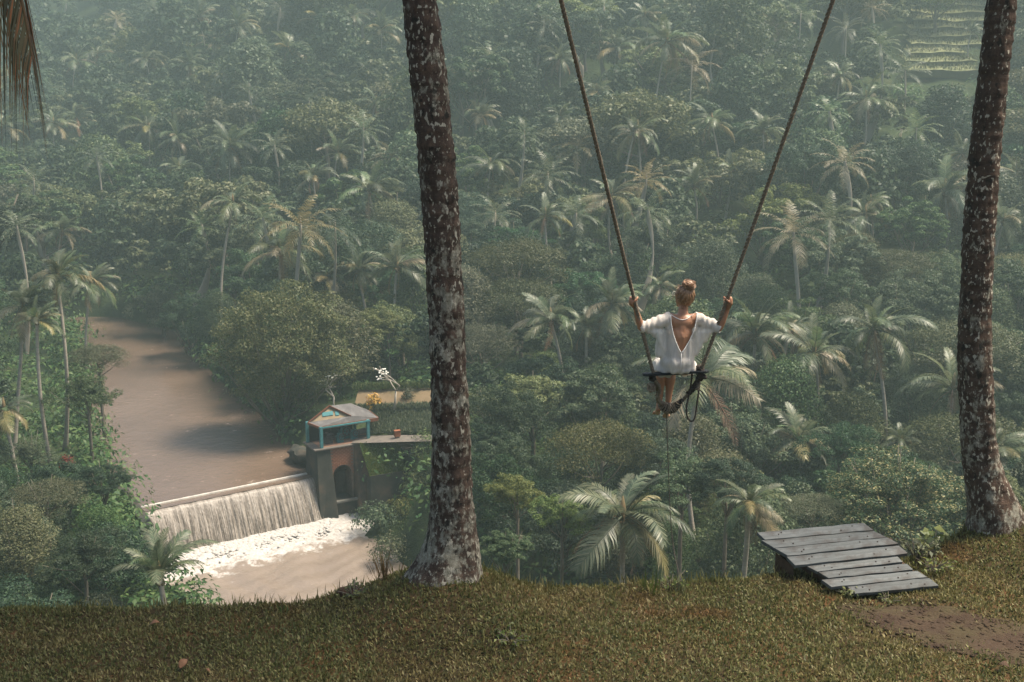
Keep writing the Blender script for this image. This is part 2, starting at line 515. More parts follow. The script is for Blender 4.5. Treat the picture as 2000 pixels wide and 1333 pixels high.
HB = atz(688, 867, ZPL)
HU = (HB - HA); HU.z = 0; HU.normalize(); HV = Vector((-HU.y, HU.x, 0))
def hp(u, v, w): return HA + HU * u + HV * v + Vector((0, 0, w))

ab = empty('abutment', hp(2, 1, -6)); al_ = ab.location
tag(ab, 'tall dark concrete abutment with brick arch beside the weir', 'abutment')
def hl(u, v, w): return hp(u, v, w) - al_
def hx(u0, u1, v0, v1, w0, w1, mb=None):
    mb = mb or MB()
    return mb.hexa([hl(u0, v0, w0), hl(u1, v0, w0), hl(u1, v1, w0), hl(u0, v1, w0)], [hl(u0, v0, w1), hl(u1, v0, w1), hl(u1, v1, w1), hl(u0, v1, w1)])
# left pier with a battered front
mb = MB(); mb.hexa([hl(-.5, -1.0, -6.5), hl(.9, -1.3, -6.5), hl(.85, 2.1, -6.5), hl(-.5, 2.1, -6.5)], [hl(-.25, 0, -.12), hl(.72, 0, -.12), hl(.72, 2.1, -.12), hl(-.25, 2.1, -.12)])
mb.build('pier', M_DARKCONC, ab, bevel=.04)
mb = MB(); mb.hexa([hl(2.3, -2.3, -6.5), hl(3.7, -2.6, -6.5), hl(3.6, 4, -6.5), hl(2.3, 4, -6.5)], [hl(2.5, 0, -.12), hl(3.0, 0, -.12), hl(3.0, 4, -.12), hl(2.5, 4, -.12)])
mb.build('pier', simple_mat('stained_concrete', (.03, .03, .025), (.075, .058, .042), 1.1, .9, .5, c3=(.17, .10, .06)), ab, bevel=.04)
# back wall of the sluice bay, ledge and sill
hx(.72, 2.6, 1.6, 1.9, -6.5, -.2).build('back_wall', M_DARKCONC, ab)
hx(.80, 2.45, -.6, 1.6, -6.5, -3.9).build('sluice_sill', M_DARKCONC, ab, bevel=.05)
hx(.82, 2.43, -.75, -.45, -3.9, -3.75).build('ledge', M_CONC, ab, bevel=.02)
# brick arch: face with an arched opening, laid brick by brick
u0, u1, usp, wsp, rad = .74, 2.48, 1.61, -2.15, .70
mb = MB(); N = 18
pts = [(usp + rad * math.cos(math.pi * k / N), wsp + rad * math.sin(math.pi * k / N)) for k in range(N + 1)]
out = [(u1, wsp)] + [(u1 + (u0 - u1) * k / (N - 2), -.13) for k in range(N - 1)] + [(u0, wsp)]
vs_ = []
for (a, b), (c_, d_) in zip(pts, out):
    vs_ += [hl(a, .06, b), hl(c_, .06, d_), hl(a, 1.5, b), hl(c_, 1.5, d_)]
fs = []
for k in range(N):
    i = k * 4
    fs += [(i, i + 1, i + 5, i + 4), (i + 2, i + 6, i + 7, i + 3), (i, i + 4, i + 6, i + 2), (i + 1, i + 3, i + 7, i + 5)]
mb.add(vs_, fs)
for sx_, (ua, ub) in ((0, (u0, usp - rad)), (1, (usp + rad, u1))):
    hx(ua, ub, .06, 1.5, -3.9, wsp, mb)
arch = mb.build('arch_wall', M_MORTAR, ab)
bw, bh = .30, .115
bmesh_b = bpy.data.meshes.new('brick')
mb = MB(); M3 = Matrix((HU, HV, Vector((0, 0, 1)))).transposed().to_4x4()
mb.box((0, 0, 0), (bw - .025, .07, bh - .02), M3)
bmesh_b.from_pydata(mb.v, [], mb.f); bmesh_b.materials.append(M_BRICK)
rnd = random.Random(2); nb = 0
row = 0; w = -.2
while w > -2.9:
    u = u0 + .02 + (bw / 2 if row % 2 else 0)
    while u + bw < u1 + .08:
        uc = u + bw / 2
        inside = math.hypot(uc - usp, w - wsp) < rad + .10 if w > wsp else abs(uc - usp) < rad + .06
        if not inside and uc + bw / 2 < u1 + .05:
            o = bpy.data.objects.new('brick', bmesh_b); link(o, arch)
            o.location = hl(uc, .045 + rnd.uniform(-.012, .008), w); nb += 1
        u += bw
    w -= bh; row += 1
for k in range(15):                                  # ring of arch bricks
    a = math.pi * (k + .5) / 15
    o = bpy.data.objects.new('brick', bmesh_b); link(o, arch)
    o.location = hl(usp + (rad + .12) * math.cos(a), .02, wsp + (rad + .12) * math.sin(a))
    o.rotation_euler = Matrix.Rotation(-a, 4, HV).to_euler()
    o.scale = (.72, .72, .9)
# wooden lift gate in the bay
g = MB()
for k in range(5): hx(.95 + k * .27, 1.20 + k * .27, 1.2, 1.28, -3.9, -1.2, g)
g.build('sluice_gate', simple_mat('wet_timber', (.05, .04, .03), (.08, .06, .045), 4, .8, .4), ab)
# floor slab
mb = MB()
mb.hexa([hl(-.45, -.15, -.12), hl(5.2, -.15, -.12), hl(5.2, 3.4, -.12), hl(-.45, 2.2, -.12)], [hl(-.45, -.15, 0), hl(5.2, -.15, 0), hl(5.2, 3.4, 0), hl(-.45, 2.2, 0)])
slab = mb.build('floor_slab', M_PALE, ab, bevel=.03)
hx(.1, 4.9, .15, 1.85, .0, .02).build('floor_tiling', M_FLOOR, ab)

ph = empty('pump_house', hp(2, 2, 0)); al_ = ph.location
tag(ph, 'small open pump house with teal posts and grey gabled roof', 'pump house')
# roof: pent roof in front of a cream gable, main slopes behind it
ez = 1.5
rFL, rR, rL = atz(625, 834.5, -18.5), atz(738, 816.5, -18.5), atz(601.6, 825.5, -18.4)
rA, rE, rG = atz(643, 793, -17.5), atz(685, 788, -17.5), atz(686, 813, -18.12)
rBR, rBL = rR + Vector((-1.0, 2.2, .0)), rL + Vector((.9, 2.4, .0))
def rooff(name, P, F, mat, parent, thick=.07):
    o = MB().add([p - al_ for p in P], F).build(name, mat, parent)
    m_ = o.modifiers.new('thickness', 'SOLIDIFY'); m_.thickness = thick; m_.offset = -1
    return o
dz_ = Vector((0, 0, .012))
roof = rooff('roof', [rFL, rR, rG, rL], [(0, 1, 2), (0, 2, 3)], M_ROOF, ph)
rooff('roof_slope', [rG + dz_, rR + dz_, rE, rA, rBR], [(0, 1, 2), (0, 2, 3), (1, 4, 2)], M_ROOF, roof)
rooff('roof_slope', [rE - dz_, rBR, rBL, rA - dz_], [(0, 1, 2), (0, 2, 3)], M_ROOF, roof)
rooff('roof_slope', [rL + dz_ * 2, rA, rBL + dz_], [(0, 1, 2)], M_ROOF, roof)
def fascia(a, b, h=.2, t_=.05, name='fascia'):
    d = (b - a).normalized(); n_ = Vector((d.y, -d.x, 0)).normalized() * t_
    dn_ = Vector((0, 0, -h)); up_ = Vector((0, 0, .025)); a = a - al_ + n_ * .1; b = b - al_ + n_ * .1
    MB().hexa([a + dn_, a + n_ + dn_, b + n_ + dn_, b + dn_], [a + up_, a + n_ + up_, b + n_ + up_, b + up_]).build(name, M_TRIM, ph)
fascia(rFL, rR); fascia(rL, rFL, .14); fascia(rR, rBR, .16)
fascia(rL + dz_ * 3, rA + dz_ * 3, .10, .04, 'barge_board'); fascia(rA + dz_ * 3, rG + dz_ * 3, .10, .04, 'barge_board')
gi = Vector((.02, .12, -.05))
gw = rooff('gable_wall', [rL + gi, rG + gi, rA + gi], [(0, 1, 2)], M_CREAM, ph, .08)
gd = (rG - rL).normalized(); gn = gd.cross((rA - rL).normalized()).normalized()
if gn.y > 0: gn = -gn
def onface(a0, a1, h0, h1, name, mat, t_=.05):
    up_ = gn.cross(gd); up_ = up_ if up_.z > 0 else -up_
    q = [rL + gi + gd * a + up_ * h for a, h in ((a0, h0), (a1, h0), (a1, h1), (a0, h1))]
    MB().hexa([p - al_ for p in q], [p + gn * t_ - al_ for p in q]).build(name, mat, gw)
onface(1.0, 1.75, .30, .62, 'window', M_TEAL); onface(1.9, 2.15, .22, .55, 'vent_post', M_TEAL)
hx(-.1, 3.2, 1.9, 2.0, 0.02, ez - .02).build('rear_wall', M_DARKCONC, ph)  # dark colour stands in for the shade inside, behind the posts
for (u, v) in ((.05, -.02), (3.55, .05), (3.3, 1.9), (-.3, 1.75)):
    hx(u, u + .2, v, v + .2, .02, ez + (.02 if v < 1 else .0)).build('post', M_TEAL, ph, bevel=.01)
hx(.0, 3.8, .02, .14, ez - .12, ez - .02).build('tie_beam', M_TEAL, ph)
def machine(u, v, s, k, mat, lab):
    m = empty('pump', hp(u, v, .021))
    tag(m, lab, 'pump')
    mb = MB(); R = Matrix.Rotation(math.atan2(HU.y, HU.x), 4, 'Z')
    mb.box((0, 0, .28 * s), (.55 * s, .45 * s, .56 * s), R); mb.box((0, 0, .66 * s), (.36 * s, .3 * s, .2 * s), R); mb.build('housing', mat, m, bevel=.02)
    w_ = MB()
    ax = R @ Vector((0, 1, 0)); c0 = R @ Vector((.1 * s, -.30 * s, .5 * s))
    ring = [c0 + (R @ Vector((math.cos(a), 0, math.sin(a)))) * .26 * s for a in np.linspace(0, 2 * math.pi, 17)]
    w_.tube(ring, .035 * s, 6)
    for a in np.linspace(0, math.pi, 4)[:3]:
        d = (R @ Vector((math.cos(a), 0, math.sin(a)))) * .26 * s
        w_.tube([c0 - d, c0 + d], .02 * s, 5)
    w_.build('flywheel', M_IRON, m)
    p = MB(); p.tube([R @ Vector((.2 * s, 0, .7 * s)), R @ Vector((.2 * s, 0, 1.1 * s)), R @ Vector((.5 * s, .1, 1.15 * s))], .05 * s, 8); p.build('pipe', mat, m)
    return m
machine(.95, .9, 1.0, 0, M_IRON, 'dark iron pump nearest the left post of the pump house')
machine(1.75, .75, .85, 1, M_TEAL, 'low teal pump at the front of the pump house floor')
machine(2.35, 1.5, 1.15, 2, M_TEAL, 'tall teal pump in the middle of the pump house')
machine(2.9, 1.0, .9, 3, M_TEAL, 'teal pump nearest the right post of the pump house')

# boulder-like intake block left of the abutment
b = MB(); c0 = atz(592, 893, -21.6)
b.ball((0, 0, 0), (.75, 1.5, .55), 24, 16, Matrix.Rotation(.55, 3, 'Z'))
bl = b.build('boulder', M_DARKCONC, None, True, loc=c0 + HV * .6)
for vtx in bl.data.vertices: vtx.co += Vector((noise.noise(vtx.co * 1.6), noise.noise(vtx.co * 1.6 + Vector((9, 0, 0))), noise.noise(vtx.co * 2.3))) * .3
tag(bl, 'rounded dark boulder in the river beside the abutment', 'boulder')

# grass bank right of the arch with its dark retaining wall
def sheet(name, q, mat, n, m, amp, lab=None, kind='structure', thick=0.0):
    q = [Vector(p) for p in q]
    V = []
    for j in range(m + 1):
        for i in range(n + 1):
            p = q[0].lerp(q[1], i / n).lerp(q[3].lerp(q[2], i / n), j / m)
            p.z += amp * (noise.noise(p * .9) + .6 * noise.noise(p * 2.7))
            V.append(p)
    i = (np.arange(n)[None, :] + np.arange(m)[:, None] * (n + 1)).ravel()
    o = obj(name, mesh_np(name, [tuple(p) for p in V], np.stack([i, i + 1, i + n + 2, i + n + 1], -1), smooth=True), mat)
    if lab: tag(o, lab, kind=kind)
    return o
q0, q1 = atz(722, 931, -21.9), atz(792, 920, -21.9)
q2, q3 = atz(780, 861, -19.95), atz(702, 868, -19.95)
bank = sheet('grass_bank', [q0, q1, q2, q3], M_GRASSB, 20, 16, .05, 'short green grass bank beside the brick arch')
# blades over the bank
def blades(name, q, n, hgt, wid, mat, lab, seed=1, parent=None, lean=.5):
    r = np.random.default_rng(seed)
    q = np.array([list(p) for p in q])
    a, b_ = r.random(n), r.random(n)
    P = (q[0] * (1 - a)[:, None] + q[1] * a[:, None]) * (1 - b_)[:, None] + (q[3] * (1 - a)[:, None] + q[2] * a[:, None]) * b_[:, None]
    return blade_mesh(name, P, r, hgt, wid, mat, lab, lean)
def blade_mesh(name, P, r, hgt, wid, mat, lab, lean=.5, parent=None):
    n = len(P)
    az = r.uniform(0, 2 * np.pi, n); L = hgt * r.uniform(.5, 1.3, n); ln = r.uniform(0, lean, n) + r.normal(0, .12, n)
    d = np.stack([np.cos(az) * np.sin(ln), np.sin(az) * np.sin(ln), np.cos(ln)], -1) * L[:, None]
    sd = np.stack([-np.sin(az + r.normal(0, .6, n)), np.cos(az), np.zeros(n)], -1) * (wid * r.uniform(.6, 1.4, n))[:, None]
    mid = P + d * .5 + np.array([0, 0, 1]) * (L * .06)[:, None]
    V = np.stack([P, mid - sd, P + d, mid + sd], 1).reshape(-1, 3)
    i = np.arange(n) * 4
    o = obj(name, mesh_np(name, V, np.stack([i, i + 1, i + 2, i + 3], -1)), mat, parent)
    if lab: tag(o, lab, kind='stuff')
    return o
M_BLADE_FAR = leaf_mat('bank_grass', [(.05, .09, .02), (.085, .12, .03), (.12, .12, .04)], .3, .6, .2, .1, .01)
blades('grass', [q0, q1, q2, q3], 5000, .14, .03, M_BLADE_FAR, 'short grass covering the bank beside the arch', 4)
rwl = empty('retaining_wall', atz(755, 990, -25)); al_ = rwl.location
tag(rwl, 'dark tilted retaining wall under the grass bank by the arch', 'wall')
dn = Vector((0, 0, -4.2)); inn = (q0 - q3); inn.z = 0; inn = inn.normalized() * .12
mb = MB(); mb.hexa([q0 + dn + inn - al_, q1 + dn + inn * 1 + Vector((0, 0, 1.2)) - al_, q1 + dn - inn * 6 - al_, q0 + dn - inn * 6 - al_], [q0 + inn - al_ + Vector((0, 0, .06)), q1 + inn - al_ + Vector((0, 0, .06)), q1 - inn * 4 - al_ - Vector((0, 0, .2)), q0 - inn * 4 - al_ - Vector((0, 0, .2))])
mb.build('wall', M_DARKCONC, rwl, bevel=.03)
# concrete path from the floor to the right, flight of steps
sheet('path', [atz(686, 866, -19.93), atz(845, 862, -19.5), atz(845, 850, -19.45), atz(700, 850, -19.9)], M_PALE, 16, 3, .01, 'pale concrete path leading right from the pump house')
stp = empty('stair', atz(795, 880, -21)); al_ = stp.location
tag(stp, 'short flight of pale concrete steps right of the grass bank', 'stairs')
for k in range(6):
    z = -19.98 - .3 * k
    c0 = atz(790 + 4.5 * k, 866 + 5.6 * k, z) - al_
    mb = MB(); R = Matrix.Rotation(.35, 4, 'Z')
    mb.box((0, 0, 0), (.85, .34, .16), R); o = mb.build('step', M_PALE, stp, bevel=.015, loc=c0)
# rough plot, sandy terrace
sheet('grass_plot', [atz(716, 850, -19.8), atz(845, 846, -19.4), atz(845, 796, -18.4), atz(728, 800, -18.6)], M_GRASSB, 24, 14, .1, 'rough green plot behind the pump house')
blades('grass', [atz(716, 850, -19.8), atz(845, 846, -19.4), atz(845, 796, -18.4), atz(728, 800, -18.6)], 7000, .38, .035, leaf_mat('plot_weeds', [(.05, .085, .03), (.09, .12, .05), (.14, .16, .08)], .3, .6, .2, .1, .01), 'rough weeds on the plot behind the pump house', 6, lean=.8)
sheet('sandy_ground', [atz(690, 800, -18.55), atz(848, 797, -18.3), atz(848, 757, -17.4), atz(700, 762, -17.6)], M_SAND, 20, 12, .1, 'bare sandy ground behind the pump house')
blades('grass', [atz(690, 803, -18.6), atz(848, 800, -18.35), atz(848, 790, -18.1), atz(690, 794, -18.3)], 1500, .3, .035, bpy.data.materials['plot_weeds'], 'weeds along the front of the sandy ground', 16, lean=.8)
blades('grass', [atz(690, 764, -17.6), atz(848, 760, -17.45), atz(848, 752, -17.2), atz(690, 756, -17.4)], 1500, .4, .04, bpy.data.materials['plot_weeds'], 'weeds along the back of the sandy ground', 17, lean=.8)
ob = MB(); ob.box((0, 0, .36), (.40, .28, .42)); ob.box((-.13, 0, .08), (.06, .06, .16)); ob.box((.13, 0, .08), (.06, .06, .16)); ob.box((0, 0, .59), (.46, .34, .04))
o = ob.build('junction_box', M_ORANGE, None, bevel=.02, loc=atz(776, 857, -19.72)); o.rotation_euler.z = .4
tag(o, 'rusty orange box on short legs beside the concrete path', 'box')
# ------------------------------------------------------------------ vegetation library
M_BARK = simple_mat('grey_brown_bark', (.09, .075, .055), (.16, .14, .11), 2, .95, .6)
M_PALMBARK = simple_mat('pale_palm_bark', (.22, .19, .15), (.33, .29, .235), 1.2, .9, .4, stretch=(1, 1, 6))
M_LEAF = {
 'deep':  leaf_mat('deep_green_leaves', [(.014, .034, .016), (.026, .056, .023), (.046, .08, .032)], .28, .5, .18),
 'mid':   leaf_mat('mid_green_leaves', [(.026, .052, .022), (.05, .084, .033), (.092, .122, .05)], .3, .5, .18),
 'light': leaf_mat('light_green_leaves', [(.06, .088, .028), (.10, .13, .042), (.155, .17, .06)], .32, .5, .2, .25),
 'olive': leaf_mat('olive_green_leaves', [(.042, .056, .024), (.075, .088, .036), (.125, .125, .058)], .3, .5, .2),
 'tips':  leaf_mat('green_leaves_with_yellow_tips', [(.018, .045, .02), (.03, .065, .024), (.05, .085, .028), (.30, .25, .10)], .28, .5, .2, .1, .01),
}
M_FROND = leaf_mat('green_palm_frond', [(.045, .072, .032), (.085, .112, .052), (.15, .16, .082)], .3, .42, .4, .35, .03)
M_FRONDY = leaf_mat('yellowing_palm_frond', [(.13, .12, .05), (.19, .165, .08), (.25, .20, .10)], .3, .45, .4, .3, .02)
M_FRONDD = leaf_mat('dead_brown_palm_frond', [(.15, .085, .04), (.23, .13, .06), (.29, .19, .10)], .2, .6, .2, .35, .02)

def leaves_np(P, Nrm, size, asp, r, droop=.0):
    """diamond leaves at P with normals Nrm"""
    n = len(P)
    up = r.normal(0, 1, (n, 3)); ax = np.cross(Nrm, up); ax /= np.linalg.norm(ax, axis=1)[:, None] + 1e-9
    bx = np.cross(Nrm, ax)
    L = (size * r.uniform(.6, 1.35, n))[:, None]; Wd = L * asp
    tip = P + ax * L * .5 + np.array([0, 0, -1]) * L * droop
    base = P - ax * L * .5
    l_ = P + bx * Wd * .5 + Nrm * L * .08; r_ = P - bx * Wd * .5 + Nrm * L * .08
    return np.stack([base, l_, tip, r_], 1).reshape(-1, 3)
def quads(n, off=0):
    i = np.arange(n) * 4 + off
    return np.stack([i, i + 1, i + 2, i + 3], -1)

def puffs(kind, r, n):
    """clump centres and radii inside a crown of radius ~1 (x, y) with base at z = 0"""
    out = []
    if kind in ('round', 'ball'):
        NL = 24 if kind == 'round' else 46; lobes = []
        for k in range(NL):
            z = 1 - (1.5 if kind == 'round' else 1.95) * (k + .5) / NL; a = k * 2.39996 + r.uniform(-.5, .5); q = math.sqrt(max(0, 1 - z * z)); R = r.uniform(.52, .68)
            lobes.append((R * q * math.cos(a), R * q * math.sin(a), .80 + R * z * .85, r.uniform(.24, .40) * (1 if kind == 'round' else .78)))
        for k in range(n):
            lx, ly, lz_, lr = lobes[k % NL]; z = r.uniform(-.35, 1); a = r.uniform(0, 6.28); q = math.sqrt(max(0, 1 - z * z))
            out.append((lx + lr * q * math.cos(a), ly + lr * q * math.sin(a), lz_ + lr * z * .8, r.uniform(.075, .15)))
    elif kind == 'umbrella':
        for k in range(n):
            q = math.sqrt((k + .5) / n); a = k * 2.39996 + r.uniform(-.4, .4)
            tier = r.choice([0, 0, 1, 2]) * .22
            out.append((q * .92 * math.cos(a), q * .92 * math.sin(a), .85 - .30 * q * q - tier + r.uniform(-.05, .08), r.uniform(.17, .30)))
    elif kind == 'tall':
        for k in range(n):
            z = (k + .5) / n; a = k * 2.39996; q = (.30 + .70 * math.sin(math.pi * min(1, z * 1.05) ** .8)) * r.uniform(.45, .95)
            out.append((q * .8 * math.cos(a), q * .8 * math.sin(a), .15 + 1.75 * z, r.uniform(.18, .32)))
    elif kind == 'wild':
        lobes = [(r.uniform(-.6, .6), r.uniform(-.6, .6), r.uniform(.35, 1.1), r.uniform(.3, .52)) for _ in range(9)]
        for k in range(n):
            lx, ly, lz, lr = lobes[k % 9]
            z = r.uniform(-.5, 1); a = r.uniform(0, 6.28); q = math.sqrt(max(0, 1 - z * z))
            out.append((lx + lr * q * math.cos(a), ly + lr * q * math.sin(a), lz + lr * z * .8, r.uniform(.10, .19)))
    return out
def crown_np(kind, seed, npuff, nleaf, size, asp=.5, flat=.65, upb=.5, tip=0.0):
    r = np.random.default_rng(seed)
    pf = np.array(puffs(kind, random.Random(seed), npuff))
    w = pf[:, 3] ** 2; idx = r.choice(len(pf), nleaf, p=w / w.sum())
    d = r.normal(0, 1, (nleaf, 3)); d[:, 2] = np.where(d[:, 2] < -.2, d[:, 2] * -.6 * (r.random(nleaf) < .6) + d[:, 2] * .4, d[:, 2])
    d /= np.linalg.norm(d, axis=1)[:, None]
    rad = pf[idx, 3] * (r.random(nleaf) ** .33 * .45 + .62 + r.normal(0, .07, nleaf))
    P = pf[idx, :3] + d * rad[:, None] * np.array([1, 1, flat])
    Nm = d * .8 + np.array([0, 0, upb]) + r.normal(0, .45, (nleaf, 3)); Nm /= np.linalg.norm(Nm, axis=1)[:, None]
    return leaves_np(P, Nm, size, asp, r, .12), pf
def crown_mesh(name, kind, seed, npuff, nleaf, size, mat, **kw):
    V, pf = crown_np(kind, seed, npuff, nleaf, size, **kw)
    me = mesh_np(name, V, quads(nleaf)); me.materials.append(mat); return me, pf
def trunk_mesh(name, pf, seed, r0=.045, n=10):
    """trunk of height 1 below the crown base (z = 0 down to -1.2) with limbs into the clumps"""
    rr = random.Random(seed); mb = MB()
    top = Vector((rr.uniform(-.05, .05), rr.uniform(-.05, .05), .35))
    mid = Vector((rr.uniform(-.06, .06), rr.uniform(-.06, .06), -.2))
    mb.tube([(0, 0, -4.5), mid * .7 + Vector((0, 0, -2.2)), (mid * .5) + Vector((0, 0, -.5)), mid, Vector((0, 0, 0)) + mid * .3, top], [r0 * 1.7, r0 * 1.4, r0 * 1.15, r0, r0 * .85, r0 * .5], 7)
    order = sorted(range(len(pf)), key=lambda i: rr.random())[:n]
    for i in order:
        c = Vector(pf[i][:3]); s = Vector((0, 0, rr.uniform(-.25, .3))) + mid * .2
        m = s.lerp(c, .5) + Vector((0, 0, -.08))
        mb.tube([s, m, c], [r0 * .5, r0 * .3, r0 * .1], 5)
    me = mb.mesh(name, True); me.materials.append(M_BARK); return me

NEAR = []   # (crown mesh, trunk mesh, kind)
for i, (kd, mt, npf, nl, sz, asp) in enumerate([
        ('round', 'mid', 120, 15000, .06, .5), ('wild', 'deep', 110, 22000, .038, .55), ('umbrella', 'olive', 80, 15000, .042, .45),
        ('tall', 'mid', 100, 17000, .05, .5), ('wild', 'light', 100, 12000, .062, .42), ('round', 'deep', 120, 20000, .044, .5), ('tall', 'olive', 90, 15000, .05, .45),
        ('wild', 'mid', 120, 17000, .05, .5)]):
    me, pf = crown_mesh('crown', kd, 40 + i, npf, nl, sz, M_LEAF[mt], asp=asp)
    NEAR.append((me, trunk_mesh('trunk', pf, i), kd, mt))
FAR = []
for i, (kd, mt, npf, nl, sz) in enumerate([
        ('round', 'mid', 60, 6500, .085), ('wild', 'deep', 80, 7000, .075), ('umbrella', 'olive', 60, 5500, .08), ('tall', 'deep', 70, 6500, .085),
        ('wild', 'light', 70, 6000, .08), ('tall', 'mid', 70, 6500, .08), ('wild', 'olive', 70, 6000, .08)]):
    me, pf = crown_mesh('crown', kd, 70 + i, npf, nl, sz, M_LEAF[mt], asp=.55)
    FAR.append((me, trunk_mesh('trunk', pf, 20 + i, n=6), kd, mt))

def tree(name, p, R, hgt, var, label, group=None, seed=0, zs=1.0):
    """broadleaf tree: root at ground p, crown radius R, total height hgt"""
    rr = random.Random(seed)
    root = empty(name, p, rr.uniform(0, 6.28))
    tag(root, label, 'tree', group)
    cz = {'round': 1.65, 'ball': 1.65, 'umbrella': 1.15, 'tall': 2.1, 'wild': 1.65}[var[2]] * R * zs
    base = max(hgt - cz, .4)
    tr = bpy.data.objects.new('trunk', var[1]); link(tr, root); tr.location = (0, 0, base); tr.scale = (R, R, R)
    cr = bpy.data.objects.new('crown', var[0]); link(cr, root); cr.location = (0, 0, base); cr.scale = (R, R, R * zs)
    return root

# -- palm fronds
def frond_np(path, llen, n, r, hang=.35, wide=.06, fwd=.75, vee=.25, s0=.12, sx=1.0):
    """feather frond along path (k x 3); returns verts, quads, tris"""
    path = np.asarray(path, float); k = len(path)
    seg = np.linalg.norm(np.diff(path, axis=0), axis=1); cum = np.concatenate([[0], np.cumsum(seg)]); cum /= cum[-1]
    s = np.repeat(np.linspace(s0, 1.0, n), 2) + r.normal(0, .004, 2 * n); s = np.clip(s, 0, 1)
    side = np.tile([1.0, -1.0], n)
    B = np.stack([np.interp(s, cum, path[:, j]) for j in range(3)], -1)
    e = .02; B2 = np.stack([np.interp(np.clip(s + e, 0, 1), cum, path[:, j]) for j in range(3)], -1); B1 = np.stack([np.interp(np.clip(s - e, 0, 1), cum, path[:, j]) for j in range(3)], -1)
    T = B2 - B1; T /= np.linalg.norm(T, axis=1)[:, None] + 1e-9
    S = np.cross(T, np.array([0, 0, 1.0])); nn = np.linalg.norm(S, axis=1)[:, None]
    S = np.where(nn > .05, S / (nn + 1e-9), np.array([[0, 1.0, 0]])); N = np.cross(S, T)
    L = llen * (np.sin(np.pi * np.clip(.16 + .80 * s, 0, 1)) ** .6) * r.uniform(.8, 1.12, 2 * n)
    f = fwd + .6 * s ** 2 + r.normal(0, .07, 2 * n)
    D = S * side[:, None] + T * f[:, None] + N * vee; D /= np.linalg.norm(D, axis=1)[:, None]
    hg = hang * r.uniform(.6, 1.4, 2 * n)
    g = np.array([0, 0, -1.0])
    mid = B + D * (L * .5)[:, None] + g * (L * hg * .25)[:, None]
    tip = B + D * (L * .93)[:, None] + g * (L * hg)[:, None]
    wv = T * (wide * llen)
    V = np.stack([B - wv * .5, B + wv * .5, mid + wv * .62 , mid - wv * .62, tip], 1).reshape(-1, 3)
    i = np.arange(2 * n) * 5
    Q = np.stack([i, i + 1, i + 2, i + 3], -1); Tt = np.stack([i + 3, i + 2, i + 4], -1)
    return V, Q, Tt
def rachis_np(path, r0):
    mb = MB(); k = len(path)
    mb.tube([tuple(p) for p in path], [r0 * (1 - .8 * i / (k - 1)) for i in range(k)], 4, False)
    return np.array(mb.v), np.array(mb.f)
def frond_path(a0, droop, tw, k=12):
    P = [np.zeros(3)]; a = a0
    for i in range(k):
        s = (i + .5) / k
        ang = a0 - droop * s ** 1.4
        P.append(P[-1] + np.array([math.cos(ang) , tw * s * .5, math.sin(ang)]) / k)
    return np.array(P)
def frond_mesh(a0, droop, seed, n=46, mat=None, hang=.35, tw=0., llen=.29):
    r = np.random.default_rng(seed)
    p = frond_path(a0, droop, tw)
    V, Q, T = frond_np(p, llen, n, r, hang)
    RV, RQ = rachis_np(p, .014)
    me = mesh_np('frond', np.concatenate([V, RV]), np.concatenate([Q, RQ + len(V)]), T)
    me.materials.append(mat); return me
FR = {'up': [], 'mid': [], 'out': [], 'low': [], 'dead': []}
for k in range(3):
    s = k * 10
    FR['up'].append(frond_mesh(1.28 - .1 * k, .75 + .15 * k, s + 1, mat=M_FROND, hang=.15, tw=(k - 1) * .5, llen=.25))
    FR['mid'].append(frond_mesh(.85, 1.2 + .2 * k, s + 2, mat=M_FROND, hang=.4, tw=(k - 1) * .4))
    FR['out'].append(frond_mesh(.40, 1.1 + .25 * k, s + 3, mat=M_FROND if k else M_FRONDY, hang=.55, tw=(1 - k) * .5))
    FR['low'].append(frond_mesh(-.05 - .1 * k, 1.0 + .2 * k, s + 4, mat=M_FRONDY if k == 1 else M_FROND, hang=.55, tw=(k - 1) * .3))
    FR['dead'].append(frond_mesh(-.7 - .2 * k, .75, s + 5, n=30, mat=M_FRONDD, hang=.5, tw=.3 * (k - 1), llen=.17))
def ptrunk(seed):
    rr = random.Random(seed); b = rr.uniform(-.08, .08); c_ = rr.uniform(-.13, .13); mb = MB(); K = 14
    pts = [(b * math.sin(i / K * math.pi) + c_ * (1 - i / K) ** 2, c_ * math.sin(i / K * math.pi * .8) * (1 if seed % 2 else -1), 1 - 1.0 * (1 - i / K)) for i in range(K + 1)]
    pts = [(x - pts[-1][0], y - pts[-1][1], z) for x, y, z in pts]
    rad = [.135 * (1.6 if i == 0 else 1.15 if i == 1 else 1 - .35 * i / K) for i in range(K + 1)]
    return pts, rad
PT = []
for k in range(5):
    pts, rad = ptrunk(k)
    PT.append((pts, rad))
HEART = None
def palm_heart():
    mb = MB(); rr = random.Random(4)
    mb.tube([(0, 0, -.16), (0, 0, 0), (0, 0, .12), (0, 0, .3)], [.035, .05, .045, .01], 8)
    for k in range(9):
        a = k * 2.4; mb.ball((.055 * math.cos(a), .055 * math.sin(a), -.05 - .02 * (k % 3)), (.026, .026, .032), 7, 5)
    me = mb.mesh('crown_shaft', True); me.materials.append(simple_mat('palm_heart_fibre', (.16, .10, .05), (.09, .085, .04), 8, .9, .4)); return me
HEART = palm_heart()
